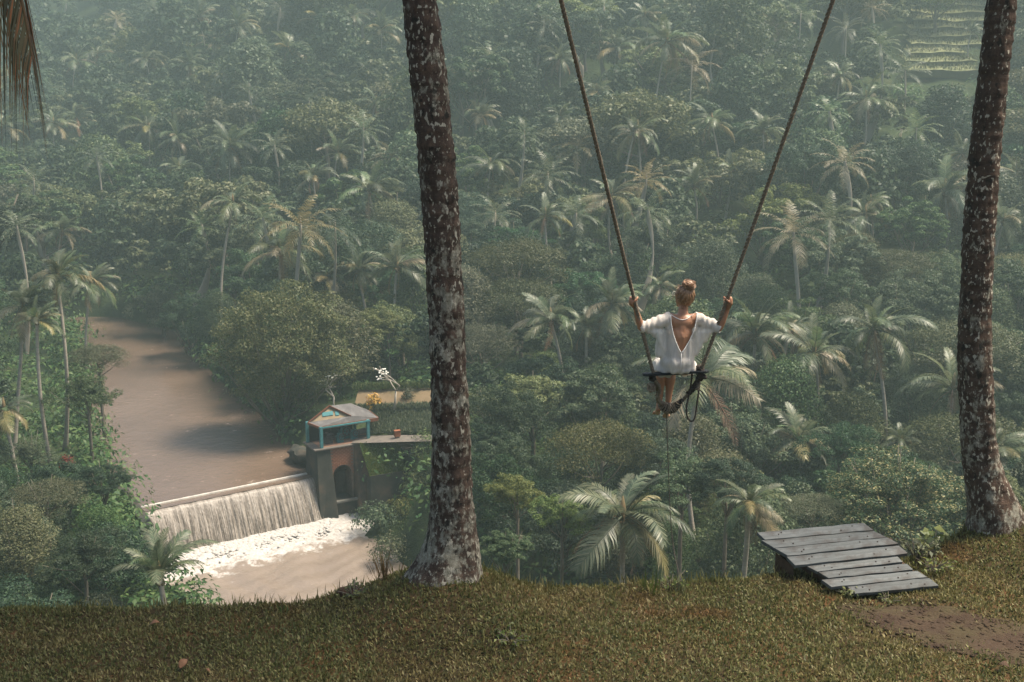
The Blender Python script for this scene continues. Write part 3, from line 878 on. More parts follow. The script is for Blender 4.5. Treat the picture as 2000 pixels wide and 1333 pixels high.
def palm(p_crown, L, Rf, seed, label, group=None, nf=21, dead=3, name='coconut_palm', up=1.0, trunk_r=1.0):
    """coconut palm with crown at p_crown, trunk length L, frond length Rf"""
    rr = random.Random(seed)
    root = empty(name, Vector(p_crown) - Vector((0, 0, L)))
    tag(root, label, 'palm tree', group)
    pts, rad = PT[seed % 5]
    mb = MB(); q = rr.uniform(0, 6.28); cq, sq = math.cos(q), math.sin(q)
    mb.tube([((x * cq - y * sq) * L, (x * sq + y * cq) * L, z * L) for x, y, z in pts], [a * trunk_r for a in rad], 8)
    mb.build('trunk', M_PALMBARK, root, True)
    h = bpy.data.objects.new('crown_shaft', HEART); link(h, root); h.location = (0, 0, L); h.scale = (Rf,) * 3
    a = rr.uniform(0, 6.28); wind = rr.uniform(-.9, .9); lean_x, lean_y = rr.gauss(0, .14), rr.gauss(0, .14); age = rr.uniform(.85, 1.1)
    for k in range(nf + dead):
        t_ = k / nf * up if k < nf else 1
        c_ = 'up' if t_ < .22 else 'mid' if t_ < .5 else 'out' if t_ < .78 else 'low' if t_ < 1 else 'dead'
        a += 2.39996 + rr.uniform(-.45, .45)
        if c_ in ('mid', 'out', 'low') and rr.random() < .12: continue
        a2 = a - .42 * math.sin(a - wind)                          # fronds swept to one side by the wind
        f = bpy.data.objects.new('frond', FR[c_][rr.randrange(3)]); link(f, root)
        s = Rf * age * rr.uniform(.7, 1.15) * (.85 if c_ in ('up', 'dead') else 1)
        f.location = (.03 * math.cos(a2) * Rf, .03 * math.sin(a2) * Rf, L + rr.uniform(-.03, .05) * Rf)
        f.rotation_euler = (lean_x + rr.uniform(-.25, .25), lean_y + rr.uniform(-.3, .25), a2); f.scale = (s, s * rr.uniform(.8, 1.15), s)
    return root
def np_of(me):
    V = np.empty(len(me.vertices) * 3, np.float32); me.vertices.foreach_get('co', V)
    q, t3 = [], []
    for p in me.polygons: (q if p.loop_total == 4 else t3).append(tuple(p.vertices))
    return V.reshape(-1, 3), np.array(q), np.array(t3)
def far_crown(seed):
    rr = random.Random(seed); Vs, Qs, Ts, off = [], [], [], 0; a = 0
    for k in range(17):
        t_ = k / 16
        a0 = 1.3 - 1.75 * t_ + rr.uniform(-.1, .1)
        a += 2.39996 + rr.uniform(-.3, .3)
        r = np.random.default_rng(seed * 50 + k)
        V, Q, T = frond_np(frond_path(a0, 1.1, rr.uniform(-.4, .4), 8), .24, 17, r, .4, wide=.09)
        c_, s_ = math.cos(a), math.sin(a)
        V = np.stack([V[:, 0] * c_ - V[:, 1] * s_, V[:, 0] * s_ + V[:, 1] * c_, V[:, 2]], -1)
        Vs.append(V); Qs.append(Q + off); Ts.append(T + off); off += len(V)
    me = mesh_np('crown', np.concatenate(Vs), np.concatenate(Qs), np.concatenate(Ts)); me.materials.append(M_FROND if seed % 3 else M_FRONDY); return me
FARC = [far_crown(k) for k in range(6)]
def ptrunk_unit(k):
    pts, rad = PT[k]; mb = MB(); mb.tube([(x * 14, y * 14, z) for x, y, z in pts], [a for a in rad], 6); me = mb.mesh('trunk', True); me.materials.append(M_PALMBARK); return me
FART = [ptrunk_unit(k) for k in range(5)]
def far_palm(p_crown, L, Rf, seed, label, group):
    rr = random.Random(seed); root = empty('coconut_palm', Vector(p_crown) - Vector((0, 0, L)), rr.uniform(0, 6.28)); tag(root, label, 'palm tree', group)
    tr = bpy.data.objects.new('trunk', FART[seed % 5]); link(tr, root); tr.scale = (1, 1, L)
    cr = bpy.data.objects.new('crown', FARC[seed % 6]); link(cr, root); cr.location = (0, 0, L); cr.scale = (Rf,) * 3; cr.rotation_euler = (rr.uniform(-.1, .1), rr.uniform(-.1, .1), 0)
    return root
# ------------------------------------------------------------------ planting
def solve_ray(x, y, clear, dmin=64, dmax=420):
    """point on the pixel's ray that stands `clear` metres above the ground"""
    r = ray(x, y); d = np.arange(dmin, dmax, .5)
    c_ = (HC + r.z * d) - ground(r.x * d, r.y * d)
    i = np.nonzero(c_ < clear)[0]
    i = int(i[0]) if len(i) else len(d) - 1
    return CAM + r * float(d[i]), float(d[i])

# rice terraces on the far slope, upper right
TERR = empty('rice_terrace', Vector((0, 0, 0)))
M_RICE = simple_mat('young_rice', (.11, .125, .06), (.14, .15, .075), .5, .95, .6, .1, c3=(.17, .165, .095))
M_DIKE_SHADE = simple_mat('terrace_dike_shade', (.06, .065, .03), (.09, .088, .042), .7, .95, .6, .1)  # dark tone paints the thin shadow under each terrace lip
t0, d0 = solve_ray(1880, 150, .3); t1, d1 = solve_ray(1880, 8, .3)
TERR.location = t0
tag(TERR, 'pale green stepped rice terraces on the far slope', kind='structure')
M_RICEB = leaf_mat('rice_blades', [(.085, .10, .045), (.125, .135, .065), (.165, .16, .09)], .3, .6, .15, .1, .01)
NTR = 9
for k in range(NTR):
    a = t0.lerp(t1, k / NTR); b = t0.lerp(t1, (k + 1) / NTR)
    n = 26; m = n + 1; lo, hi, ft = [], [], []
    for i in range(m):
        x = a.x - 8 + 22 * i / n
        wv = .8 * math.sin(i * .43 + k * 1.7) + .4 * math.sin(i * 1.1 + k)
        wz = .10 * math.sin(i * .5 + k * 2.1) + .06 * math.sin(i * 1.3)
        lo.append(Vector((x, a.y + wv, a.z + .9 + wz)) - t0); hi.append(Vector((x, b.y + wv - .2, b.z + .35 + wz)) - t0); ft.append(Vector((x, a.y + wv + .3, a.z - .2 + wz)) - t0)
    mb = MB(); mb.add(lo + hi, [(i, i + 1, m + i + 1, m + i) for i in range(n)])
    tr = mb.build('terrace', M_RICE, TERR, True)
    mb = MB(); mb.add(lo + ft, [(m + i, m + i + 1, i + 1, i) for i in range(n)]); mb.build('shaded_dike', M_DIKE_SHADE, tr, True)
    r = np.random.default_rng(90 + k); L_ = np.array([list(p) for p in lo]); H_ = np.array([list(p) for p in hi]); ii = r.integers(0, m, 700); f_ = r.random((700, 1))
    PP = L_[ii] * (1 - f_) + H_[ii] * f_ + np.stack([r.uniform(-.6, .6, 700), np.zeros(700), np.zeros(700)], -1)
    bo = blade_mesh('rice', PP, r, .55, .09, M_RICEB, None, .7, tr)
    bo['kind'] = 'stuff'

KEEP = []     # (px, py, radius px, depth) crowns that must stay in view
# coconut palms one can pick out: crown x, y, crown width in px, clearance, label
PALMS = [
 (112, 540, 170, 12.5, 'tallest coconut palm on the left river bank, bright slim trunk'),
 (45, 600, 150, 10.5, 'coconut palm at the far left of the river bank, dark crown'),
 (72, 628, 110, 10, 'coconut palm between the two tallest ones on the left bank'),
 (178, 555, 130, 11, 'coconut palm with orange dead fronds leaning to the brown river'),
 (8, 800, 150, 6, 'low palm at the left edge below the bank palms'),
 (547, 492, 150, 10, 'pale spreading coconut palm above the big round tree'),
 (455, 395, 100, 14, 'tall thin palm with bare trunk left of the pale spreading palm'),
 (450, 288, 120, 10, 'broad palm high on the misty left slope'),
 (720, 375, 120, 9, 'broad dark palm just left of the near trunk, mid slope'),
 (612, 345, 100, 9, None), (660, 300, 95, 9, None), (700, 530, 120, 8, 'palm with grouped stems behind the sandy ground'),
 (775, 520, 140, 9, 'palm touching the near trunk, above the sandy ground'), (640, 545, 90, 7, None),
 (290, 250, 100, 9, None), (345, 270, 90, 9, None), (150, 120, 85, 10, None), (190, 108, 75, 9, None), (285, 115, 85, 10, None),
 (370, 128, 85, 10, None), (105, 245, 95, 9, None), (150, 232, 80, 8, None), (15, 250, 75, 10, None), (390, 35, 85, 10, None),
 (465, 50, 75, 12, None), (562, 95, 80, 10, None), (622, 38, 85, 10, None), (690, 30, 75, 9, None), (120, 452, 110, 10, 'sandy coloured palm crown above the tallest bank palm'),
 (350, 330, 85, 9, None), (745, 60, 80, 9, None), (735, 200, 80, 8, None),
 (958, 325, 100, 9, 'drooping shaggy palm just right of the near trunk'),
 (1065, 425, 120, 10, 'palm with long trunk below the shaggy drooping palm'),
 (1095, 228, 80, 8, 'small palm left of the left swing rope, upper slope'), (1095, 115, 85, 9, None), (1165, 180, 100, 9, 'palm crossed by the left swing rope'),
 (1245, 255, 125, 12, 'big twin-stemmed palm between the ropes, mid slope'), (1238, 262, 70, 12, None),
 (1302, 82, 125, 16, 'tall palm with brown dead fronds between the ropes, upper slope'), (1205, 95, 90, 8, None),
 (1390, 238, 105, 9.5, 'palm with straight pale trunk left of the right rope'), (1490, 255, 95, 8, 'palm just left of the right rope, orange heart'),
 (1432, 330, 90, 6, None), (1355, 365, 90, 6, None), (1195, 385, 110, 8, None),
 (1075, 625, 150, 8, 'palm with thick fibrous crown left of the sitting woman'),
 (1195, 595, 150, 8, 'palm behind the left arm of the woman on the swing'),
 (1368, 745, 270, 9, 'large drooping palm right below the swing seat'),
 (1475, 655, 200, 8, 'palm right of the woman, arched feathery fronds'), (1590, 690, 170, 8, 'dusky palm between the woman and the orange palm'),
 (1708, 645, 175, 10.5, 'straight palm with orange tinted fronds right of the swing'),
 (1690, 195, 115, 8, 'palm on the upper slope right of the right rope'), (1845, 375, 160, 7, 'wide palm left of the right near trunk'),
 (1960, 430, 130, 7, 'palm right of the right near trunk, mid slope'), (1985, 340, 100, 7, None), (1690, 420, 120, 6, None),
 (1862, 760, 190, 6, 'grey palm half hidden behind the right near trunk'), (1560, 860, 150, 5, 'pale palm crown above the timber ramp, slightly left'),
 (1700, 395, 90, 6, None), (1945, 880, 120, 5, None), (1760, 862, 90, 4, None),
 (1216, 1010, 255, 6.5, 'dark palm with red brown skirt of dead fronds near lawn edge'),
 (1462, 985, 130, 6, 'withered small palm left of the timber ramp'),
 (1898, 62, 46, 4, 'single small palm standing on the rice terraces'),
 (1145, 640, 130, 6, None), (1290, 560, 90, 5, None), (1640, 150, 80, 7, None), (1545, 640, 130, 7, None), (940, 225, 80, 8, None), (1260, 30, 80, 8, None), (1880, 300, 90, 6, None),
]
def region(px):
    return ('misty slope left of the near trunk' if px < 820 else 'slope between the near trunk and the left rope' if px < 1150 else
            'slope between the two swing ropes' if px < 1480 else 'slope right of the right swing rope')
ANCH = [(112, 540, 'the tallest left bank palm'), (547, 492, 'the pale spreading palm'), (450, 288, 'the broad palm high on the left'), (455, 395, 'the tall thin palm'),
 (720, 375, 'the near trunk palm'), (958, 325, 'the shaggy drooping palm'), (1065, 425, 'the long trunked palm'), (1165, 180, 'the left rope palm'),
 (1245, 255, 'the twin-stemmed palm'), (1302, 82, 'the tall palm with dead fronds'), (1390, 238, 'the straight pale palm'), (1490, 255, 'the palm beside the right rope'),
 (1075, 625, 'the fibrous crowned palm'), (1322, 640, 'the sitting woman'), (1368, 745, 'the drooping palm below the seat'), (1475, 655, 'the arched palm near the woman'),
 (1708, 645, 'the orange tinted palm'), (1690, 195, 'the upper right palm'), (1845, 375, 'the wide palm by the right trunk'), (1960, 430, 'the palm beyond the right trunk'),
 (1862, 760, 'the grey half hidden palm'), (1560, 860, 'the pale crown above the ramp'), (1216, 1010, 'the dark palm with red skirt'), (1462, 985, 'the withered small palm'),
 (1870, 80, 'the rice terraces'), (556, 690, 'the huge round tree'), (1755, 985, 'the yellow tipped tree'), (1590, 60, 'the very dark tree'), (825, 100, 'the top of the near trunk'),
 (260, 650, 'the river bend'), (40, 110, 'the hanging frond'), (670, 830, 'the pump house'), (270, 985, 'the left weir end'), (880, 1000, 'the foot of the near trunk'), (1660, 1080, 'the timber ramp'),
 (1440, 480, 'the right rope, middle'), (1180, 450, 'the left rope, middle'), (1610, 400, 'the gap right of the ropes'), (300, 120, 'the top left corner')]
ANCH = [q for q in ANCH if q[2] not in ('the gap right of the ropes', 'the top left corner')]
USED = set()
def where(px, py, head=''):
    """place relative to the nearest landmark; the next nearest if that phrase is taken"""
    first = None
    for ax, ay, nm in sorted(ANCH, key=lambda q: math.hypot(q[0] - px, q[1] - py))[:4]:
        dx, dy = px - ax, py - ay; d = math.hypot(dx, dy)
        sec = int(((math.degrees(math.atan2(-dy, dx)) + 22.5) % 360) // 45)
        w = ['right of', 'above and right of', 'above', 'above and left of', 'left of', 'below and left of', 'below', 'below and right of'][sec]
        ph = ('just ' if d < 75 else '' if d < 150 else 'well ' if d < 260 else 'far ') + w + ' ' + nm
        if first is None: first = ph
        if head + ph not in USED: USED.add(head + ph); return ph
    return first
PALMPOS = []
for i, (px, py, wpx, clr, lab) in enumerate(PALMS):
    if px == 1368: p, d = at(px, py, 62), 62
    elif px == 1216: p, d = at(px, py, 50), 50
    elif px == 1462: p, d = at(px, py, 46), 46
    elif px == 8: p, d = at(px, py, 70), 70
    else: p, d = solve_ray(px, py, clr)
    L = max(p.z - gz(p.x, p.y), 2.5) + .3
    Rf = min(max(wpx * d / FPX * .56, 1.6), 5.6)
    g = None
    if lab is None:
        g = 'coconut palms on the ' + region(px); lab = '%s coconut palm ' % ('slim' if wpx < 100 else 'broad'); lab += where(px, py, lab)
    palm(p, L, Rf, 11 + i, lab, g, nf=20 + (i % 4), dead=[2, 4, 1, 6][i % 4] if px != 1216 else 9, trunk_r=1.15 if d < 120 else 1.05)
    KEEP.append((px, py, wpx * .42, d)); PALMPOS.append(p)

def in_zone(px, py, rpx):
    """things that must not be hidden: river, pump house clearing, terraces"""
    def hit(x0, y0, x1, y1):
        return px + rpx * .8 > x0 and px - rpx * .8 < x1 and py + rpx * .8 > y0 and py - rpx * .8 < y1
    if hit(1815, 15, 1925, 150): return True
    if hit(590, 735, 850, 1040): return True
    if hit(20, 620, 130, 880): return True
    if hit(330, 930, 760, 1190): return True
    for (zx, zy, zr) in ((262, 665, 30), (275, 720, 55), (320, 800, 95), (420, 870, 100), (330, 930, 70), (540, 900, 60)):
        if math.hypot(px - zx, py - zy) < rpx * .85 + zr: return True
    return False

# -- trees one can pick out: centre x, y, crown radius px (x), depth, variant, zs, label
HEROM, HEROP = crown_mesh('crown', 'ball', 301, 420, 52000, .030, leaf_mat('brownish_olive_leaves', [(.045, .06, .027), (.08, .094, .042), (.14, .135, .068)], .3, .5, .2, .05, .005), asp=.55)
HERO = (HEROM, trunk_mesh('trunk', HEROP, 77, n=16), 'ball', 'olive')
TIPM, TIPP = crown_mesh('crown', 'round', 302, 230, 34000, .034, M_LEAF['tips'], asp=.5)
TIPS = (TIPM, trunk_mesh('trunk', TIPP, 78, n=16), 'round', 'tips')
TREES = [
 (372, 632, 62, 116, NEAR[5], 1.25, 'dark dense tree hanging over the right river bank upstream'),
 (318, 600, 55, 126, NEAR[7], 1.2, 'mid green tree at the far bend of the river'),
 (425, 650, 50, 112, NEAR[3], 1.0, 'tree squeezed between the river and the huge round tree'),
 (556, 712, 152, 88, HERO, 1.14, 'huge round olive tree overhanging the river behind the pump house'),
 (1755, 985, 160, 52, TIPS, .80, 'dense round tree with yellowish leaf tips behind the timber ramp'),
 (1010, 960, 62, 54, NEAR[4], .95, 'light green tree right of the near trunk, bright leafy top'),
 (1100, 1010, 60, 50, NEAR[4], .8, 'small light green tree left of the dark palm with red skirt'),
 (985, 1075, 60, 44, NEAR[0], .8, 'low leafy tree at the lawn edge right of the near trunk'),
 (940, 660, 75, 92, NEAR[2], 1.1, 'olive feathery tree touching the right side of the near trunk'),
 (1175, 860, 100, 66, NEAR[2], 1.1, 'broad olive tree left of and below the woman'),
 (1000, 800, 90, 74, NEAR[1], 1.1, 'dark tree between the near trunk and the swing'),
 (1330, 930, 80, 56, NEAR[7], .95, 'dark green tree below the feet of the woman'),
 (1420, 950, 75, 54, NEAR[5], 1.0, 'dark rounded tree below the swing, right side'),
 (1160, 435, 55, 120, NEAR[4], 1.2, 'pale green tree crossed by the left swing rope'),
 (1490, 420, 90, 118, NEAR[4], 1.0, 'large pale green tree crossed by the right swing rope'),
 (1560, 500, 80, 112, NEAR[0], 1.0, 'bushy mid green tree right of the right rope'),
 (1760, 90, 70, 190, FAR[1], 1.3, 'tall dark tree beside the rice terraces'),
 (1590, 60, 70, 190, FAR[3], 1.2, 'very dark tree crossed by the right rope at the top'),
 (760, 640, 60, 96, NEAR[4], .9, 'pale bushy tree beside the near trunk above the sandy ground'),
 (190, 690, 55, 84, NEAR[2], .9, 'spreading tree on the left bank leaning over the river'),
 (170, 760, 60, 76, NEAR[7], 1.0, 'dark tree behind the left bank palm trunks'),
 (200, 945, 60, 62, NEAR[5], .8, 'dark shrubby tree at the left end of the weir'),
 (90, 960, 75, 58, NEAR[2], .7, 'brownish shrubby tree at the lower left of the bank'),
 (40, 1060, 90, 52, NEAR[6], .8, 'dark bare-twigged tree in the lower left corner'),
 (160, 1080, 80, 50, NEAR[1], .8, 'dark leafy tree above the lower left lawn'),
 (60, 880, 50, 72, NEAR[7], .7, 'low tree at the foot of the left bank palms'),
 (1640, 860, 70, 66, NEAR[1], .9, 'dark tree left of the yellow tipped round tree'),
 (1590, 985, 60, 52, NEAR[2], .8, 'sparse olive tree just above the timber ramp'),
 (1960, 960, 60, 50, NEAR[4], .8, 'light bush at the right edge beyond the right near trunk'),
]
TREEPOS = []
for i, (px, py, rpx, d, var, zs, lab) in enumerate(TREES):
    c_ = at(px, py, d); R = rpx * d / FPX
    k = {'round': .8, 'ball': .8, 'umbrella': .7, 'tall': 1.0, 'wild': .75}[var[2]] * R * zs
    top = {'round': 1.65, 'ball': 1.65, 'umbrella': 1.15, 'tall': 2.1, 'wild': 1.65}[var[2]] * R * zs
    g = gz(c_.x, c_.y)
    hgt = c_.z - k + top - g
    if hgt < top * .8 and var is not HERO:                       # ground is too high here: keep the crown on the ground
        hgt = top * .8
    o = tree('broadleaf_tree', (c_.x, c_.y, g), R, hgt, var, lab, None, 500 + i, zs)
    KEEP.append((px, py, rpx * .75, d)); TREEPOS.append((c_.x, c_.y, R))

# -- the jungle between them
rr = random.Random(12)
placed = []
NC = 26000
rg = np.random.default_rng(12)
cD = np.where(rg.random(NC) < .6, 38 * (330 / 38) ** rg.random(NC), rg.uniform(40, 330, NC))
cx_ = (rg.uniform(-120, 2120, NC) - 1000) / FPX * cD * 1.01
cE = river_e(cx_, cD); cG = ground(cx_, cD)
TA = np.zeros((4000, 3)); NT_ = len(TREEPOS); TA[:NT_] = TREEPOS
KA = np.array(KEEP)
for k in range(NC):
    D = float(cD[k]); x = float(cx_[k]); y = D; e = float(cE[k])
    R = rr.uniform(2.6, 5.2) * (1 + D / 500)
    if D < 90: R *= rr.uniform(.55, .9)
    if e < R * .55 + .4: continue
    g = float(cG[k])
    if y < 60 and g > -16: continue
    hgt = R * rr.uniform(1.7, 2.7)
    if D < 75: hgt = min(hgt, 8.5)
    q = project((x, y, g + hgt - R * .8)); rpx = R * FPX / q[2]
    if q[1] < -170 or q[1] - rpx > 1230 or q[0] < -rpx - 60 or q[0] > 2060 + rpx: continue
    if in_zone(q[0], q[1], rpx) and D < 250: continue
    if math.hypot(x + 11, y - 78) < 9: continue
    if np.any((KA[:, 3] > q[2] - 3) & (np.hypot(KA[:, 0] - q[0], KA[:, 1] - q[1]) < (KA[:, 2] + rpx) * (.62 + .1 * rr.random()))): continue
    if np.any(np.hypot(TA[:NT_, 0] - x, TA[:NT_, 1] - y) < (TA[:NT_, 2] + R) * .55): continue
    TA[NT_] = (x, y, R); NT_ += 1; placed.append((x, y, g, R, hgt, D, rpx, q))
placed.sort(key=lambda a: -a[6])
print('jungle trees', len(placed))
NIND = 265
for i, (x, y, g, R, hgt, D, rpx, q) in enumerate(placed[:NIND]):
    var = rr.choice(NEAR + [NEAR[1], NEAR[5]]) if D < 125 else rr.choice(FAR)
    zone = 'valley floor below the lawn' if D < 100 else region(q[0])
    hd_ = '%s %s tree ' % ('large' if rpx > 75 else 'small' if rpx < 45 else 'bushy', {'deep': 'dark green', 'mid': 'green', 'light': 'pale green', 'olive': 'olive'}[var[3]])
    tree('broadleaf_tree', (x, y, g - .2), R, hgt, var, hd_ + where(q[0], q[1], hd_),
         '%s green jungle trees on the %s' % ({'deep': 'dark', 'mid': 'mid', 'light': 'pale', 'olive': 'olive'}[var[3]], zone), 900 + i, rr.uniform(.8, 1.15))
# the farthest, smallest crowns read as one mass
if len(placed) > NIND:
    lib = {}
    for kd, mt in (('round', 'mid'), ('wild', 'deep'), ('wild', 'olive'), ('tall', 'mid')):
        lib.setdefault(mt, []).append([crown_np(kd, 200 + s, 45, 1900, .15, asp=.6)[0] for s in range(2)])
    acc = {}
    for i, (x, y, g, R, hgt, D, rpx, q) in enumerate(placed[NIND:NIND + 420]):
        mt = rr.choice(['mid', 'deep', 'olive']); V = rr.choice(rr.choice(lib[mt]))
        a = rr.uniform(0, 6.28); c_, s_ = math.cos(a), math.sin(a)
        W_ = np.stack([V[:, 0] * c_ - V[:, 1] * s_, V[:, 0] * s_ + V[:, 1] * c_, V[:, 2]], -1) * R + np.array([x, y, g + hgt - 1.65 * R])
        acc.setdefault(mt, []).append(W_)
    for mt, Vs in acc.items():
        Vv = np.concatenate(Vs); o = obj('far_forest', mesh_np('far_forest', Vv, quads(len(Vv) // 4)), M_LEAF[mt])
        tag(o, 'far hazy jungle canopy of %s green crowns high on the slope' % {'mid': 'mid', 'deep': 'dark', 'olive': 'olive'}[mt], 'forest', kind='stuff')
# -- more palms between the crowns, small with distance
n = 0; PP = [project(p)[:2] for p in PALMPOS]
for k in range(900):
    px, py = rr.uniform(0, 2000), rr.uniform(-10, 470)
    if px > 820 and rr.random() < .45: continue
    if in_zone(px, py, 40): continue
    if 815 < px < 870 or px > 1900: continue
    if min(math.hypot(px - a, py - b) for a, b in PP) < 58: continue
    p, d = solve_ray(px, py, rr.uniform(8, 13))
    if d < 95 or d > 400: continue
    if float(river_e(np.array(p.x), np.array(p.y))) < 2: continue
    L = p.z - gz(p.x, p.y)
    far_palm(p, L, rr.uniform(2.9, 4.2), k, 'small hazy palm ' + where(px, py, 'small hazy palm '), 'small palms on the ' + region(px))
    PP.append((px, py)); n += 1
    if n >= 52: break
print('far palms', n)
# -- undergrowth filling the floor of the jungle
r = np.random.default_rng(21)
Nn = 3400
BX, BY = [], []
for (xa, ya, wa), (xb, yb, wb) in zip(RIVER[2:11], RIVER[3:12]):
    for q in np.linspace(0, 1, 16):
        for sgn in (-1, 1):
            L_ = math.hypot(xb - xa, yb - ya); w_ = wa + (wb - wa) * q + r.uniform(.5, 2.0)
            BX.append(xa + (xb - xa) * q - sgn * (yb - ya) / L_ * w_); BY.append(ya + (yb - ya) * q + sgn * (xb - xa) / L_ * w_)
BX, BY = np.array(BX), np.array(BY)
D = 40 * (300 / 40) ** r.random(Nn * 3); px = r.uniform(-60, 2060, Nn * 3)
x = (px - 1000) / FPX * D; y = D
e = river_e(x, y); g = ground(x, y)
A_ = (x + 13.2) * .868 + (y - 75) * .496; B_ = -(x + 13.2) * .496 + (y - 75) * .868
ok = ~((np.abs(x - t0.x) < 17) & (y > t0.y - 1) & (y < t1.y + 3)) & (e > .6) & ~((A_ > -2) & (A_ < 8.0) & (B_ > -4) & (B_ < 13)) & ~((A_ > 3) & (A_ < 11.5) & (B_ > .5) & (B_ < 13)) & ~((y < 45) & (g > -15))
x, y, g, D = x[ok][:Nn], y[ok][:Nn], g[ok][:Nn], D[ok][:Nn]
bA = (BX + 13.2) * .868 + (BY - 75) * .496; bB = -(BX + 13.2) * .496 + (BY - 75) * .868
kp = ~((bA > -2.5) & (bA < 7) & (bB > -5) & (bB < 8)) & (river_e(BX, BY) > .2) & ((BX < -22) | (BY > 78) | (BX > 0))
BX, BY = BX[kp], BY[kp]
x = np.concatenate([x, BX]); y = np.concatenate([y, BY]); g = np.concatenate([g, np.maximum(ground(BX, BY), -22.4)]); D = np.concatenate([D, BY])
K = 46
rad = r.uniform(.5, 1.5, len(x)) * (1 + D / 160)
d = r.normal(0, 1, (len(x), K, 3)); d[..., 2] = np.abs(d[..., 2]); d /= np.linalg.norm(d, axis=-1)[..., None]
P = np.stack([x, y, g - .1], -1)[:, None, :] + d * (rad[:, None, None] * r.uniform(.6, 1.05, (len(x), K, 1))) * np.array([1.2, 1.2, .9])
Nm = d + np.array([0, 0, .4]) + r.normal(0, .4, d.shape); Nm /= np.linalg.norm(Nm, axis=-1)[..., None]
sz = np.repeat(.22 + D / 400, K)
V = leaves_np(P.reshape(-1, 3), Nm.reshape(-1, 3), sz, .5, r, .1)
o = obj('undergrowth', mesh_np('undergrowth', V, quads(len(V) // 4)), M_LEAF['mid'])
tag(o, 'low leafy undergrowth between the jungle trees', 'undergrowth', kind='stuff')
# ------------------------------------------------------------------ lawn we stand on
EDGE = [(-700, 1200), (0, 1196), (250, 1192), (420, 1191), (560, 1184), (660, 1164), (760, 1150), (860, 1150), (960, 1152), (1060, 1158), (1200, 1150), (1400, 1136), (1500, 1130),
        (1600, 1120), (1720, 1105), (1830, 1085), (1900, 1065), (2000, 1050), (2700, 1040)]
EX, EY = [], []
for (x, y) in EDGE:
    p = atz(x, y, 0.0); EX.append(p.x); EY.append(p.y)
LT_Y, RT_Y = 7.15, 8.15                      # distance of the two near palm trunks
LTB = atY(868, 1118, LT_Y); RTB = atY(1945, 1022, RT_Y)
def lawn_z(x, y):
    ye = np.interp(x, EX, EY)
    z = .012 * np.sin(x * 2.3 + 1) * np.cos(y * 1.9) + .010 * np.sin(x * 5.1 - y * 3.7) + .006 * np.sin(x * 11 + y * 9)
    z = z + (LTB.z + .025) * np.exp(-(((x - LTB.x - .02) / .52) ** 2 + ((y - LTB.y + .08) / .5) ** 2))
    z = z + (RTB.z + .04) * np.exp(-(((x - RTB.x - .15) / .55) ** 2 + ((y - RTB.y) / .6) ** 2))
    z = z + .05 * np.exp(-(((x + .25) / .7) ** 2 + ((y - 6.6) / .3) ** 2))
    o = np.clip(y - ye, 0, None)
    z = z - 1.1 * o ** 1.6 - .35 * np.clip(o - .05, 0, .5)
    # worn red path
    d = np.clip(1 - (((x - 2.85) / .6) ** 2 + ((y - 6.72) / .4) ** 2), 0, 1)
    return z - .02 * d
PATH_C = (2.85, 6.72)
def lz(x, y): return float(lawn_z(np.array(x), np.array(y)))
t = NT('lawn_soil')
v = t.world()
n1 = t.noise(v, 1.3, 6, .7); n2 = t.noise(v, 18, 6, .75)
c = t.ramp(n1, [(.3, (.045, .03, .018)), (.5, (.075, .05, .025)), (.7, (.14, .06, .026))])
c = t.mix(t.ramp(n2, [(.4, (0, 0, 0)), (.7, (1, 1, 1))]), c, (.03, .03, .012))
M_LAWN = t.done(t.bsdf(c, .95, t.bump(n2, .9, .03), .1))
xs = np.concatenate([np.arange(-16, -4.5, .25), np.arange(-4.5, 5, .035), np.arange(5, 16, .25)])
ys = np.concatenate([np.arange(-9, 5.2, .3), np.arange(5.2, 9.3, .035), np.arange(9.3, 11, .15)])
lawn = obj('lawn', grid_mesh('lawn', xs, ys, lawn_z), M_LAWN)
tag(lawn, 'brownish green lawn at the edge of the drop', kind='structure')

# worn earth path with cracked clods
t = NT('cracked_red_earth')
v = t.world((1, 1.25, 1)); vo = t.n('ShaderNodeTexVoronoi', feature='DISTANCE_TO_EDGE'); vo.inputs['Scale'].default_value = 13
nv = t.noise(v, 6, 5, .7)
wv = t.n('ShaderNodeVectorMath', operation='ADD'); sc = t.n('ShaderNodeVectorMath', operation='SCALE'); sc.inputs['Scale'].default_value = .10
nc = t.n('ShaderNodeTexNoise'); nc.inputs['Scale'].default_value = 7; t.l(v, nc.inputs['Vector']); t.l(nc.outputs['Color'], sc.inputs[0]); t.l(v, wv.inputs[0]); t.l(sc.outputs[0], wv.inputs[1])
t.l(wv.outputs[0], vo.inputs['Vector'])
c = t.ramp(nv, [(.3, (.036, .024, .016)), (.6, (.058, .039, .026)), (.8, (.085, .058, .040))])
cr = t.ramp(vo.outputs['Distance'], [(.0, (0, 0, 0)), (.10, (1, 1, 1))])
c = t.mix(t.ramp(t.noise(v, 3, 6, .75), [(.45, (0, 0, 0)), (.65, (.7, .7, .7))]), c, (.05, .045, .02))
M_EARTH = t.done(t.bsdf(c, .9, t.bump(t.mix(.35, t.noise(v, 25, 6, .8), cr), .6, .02), .1))
pa = np.linspace(0, 2 * np.pi, 73)[:-1]; pr = np.linspace(0, 1, 22)
V = []
for q in pr:
    for k, a in enumerate(pa):
        R = 1 + .16 * math.sin(3 * a + 1) + .10 * math.sin(5 * a + 2) + .06 * math.sin(9 * a)
        x = PATH_C[0] + .52 * q * R * math.cos(a) - .34 * q * R * math.sin(a); y = PATH_C[1] + .46 * q * R * math.sin(a)
        V.append((x, y, lz(x, y) + .007 - .014 * max(q - .85, 0) / .15))
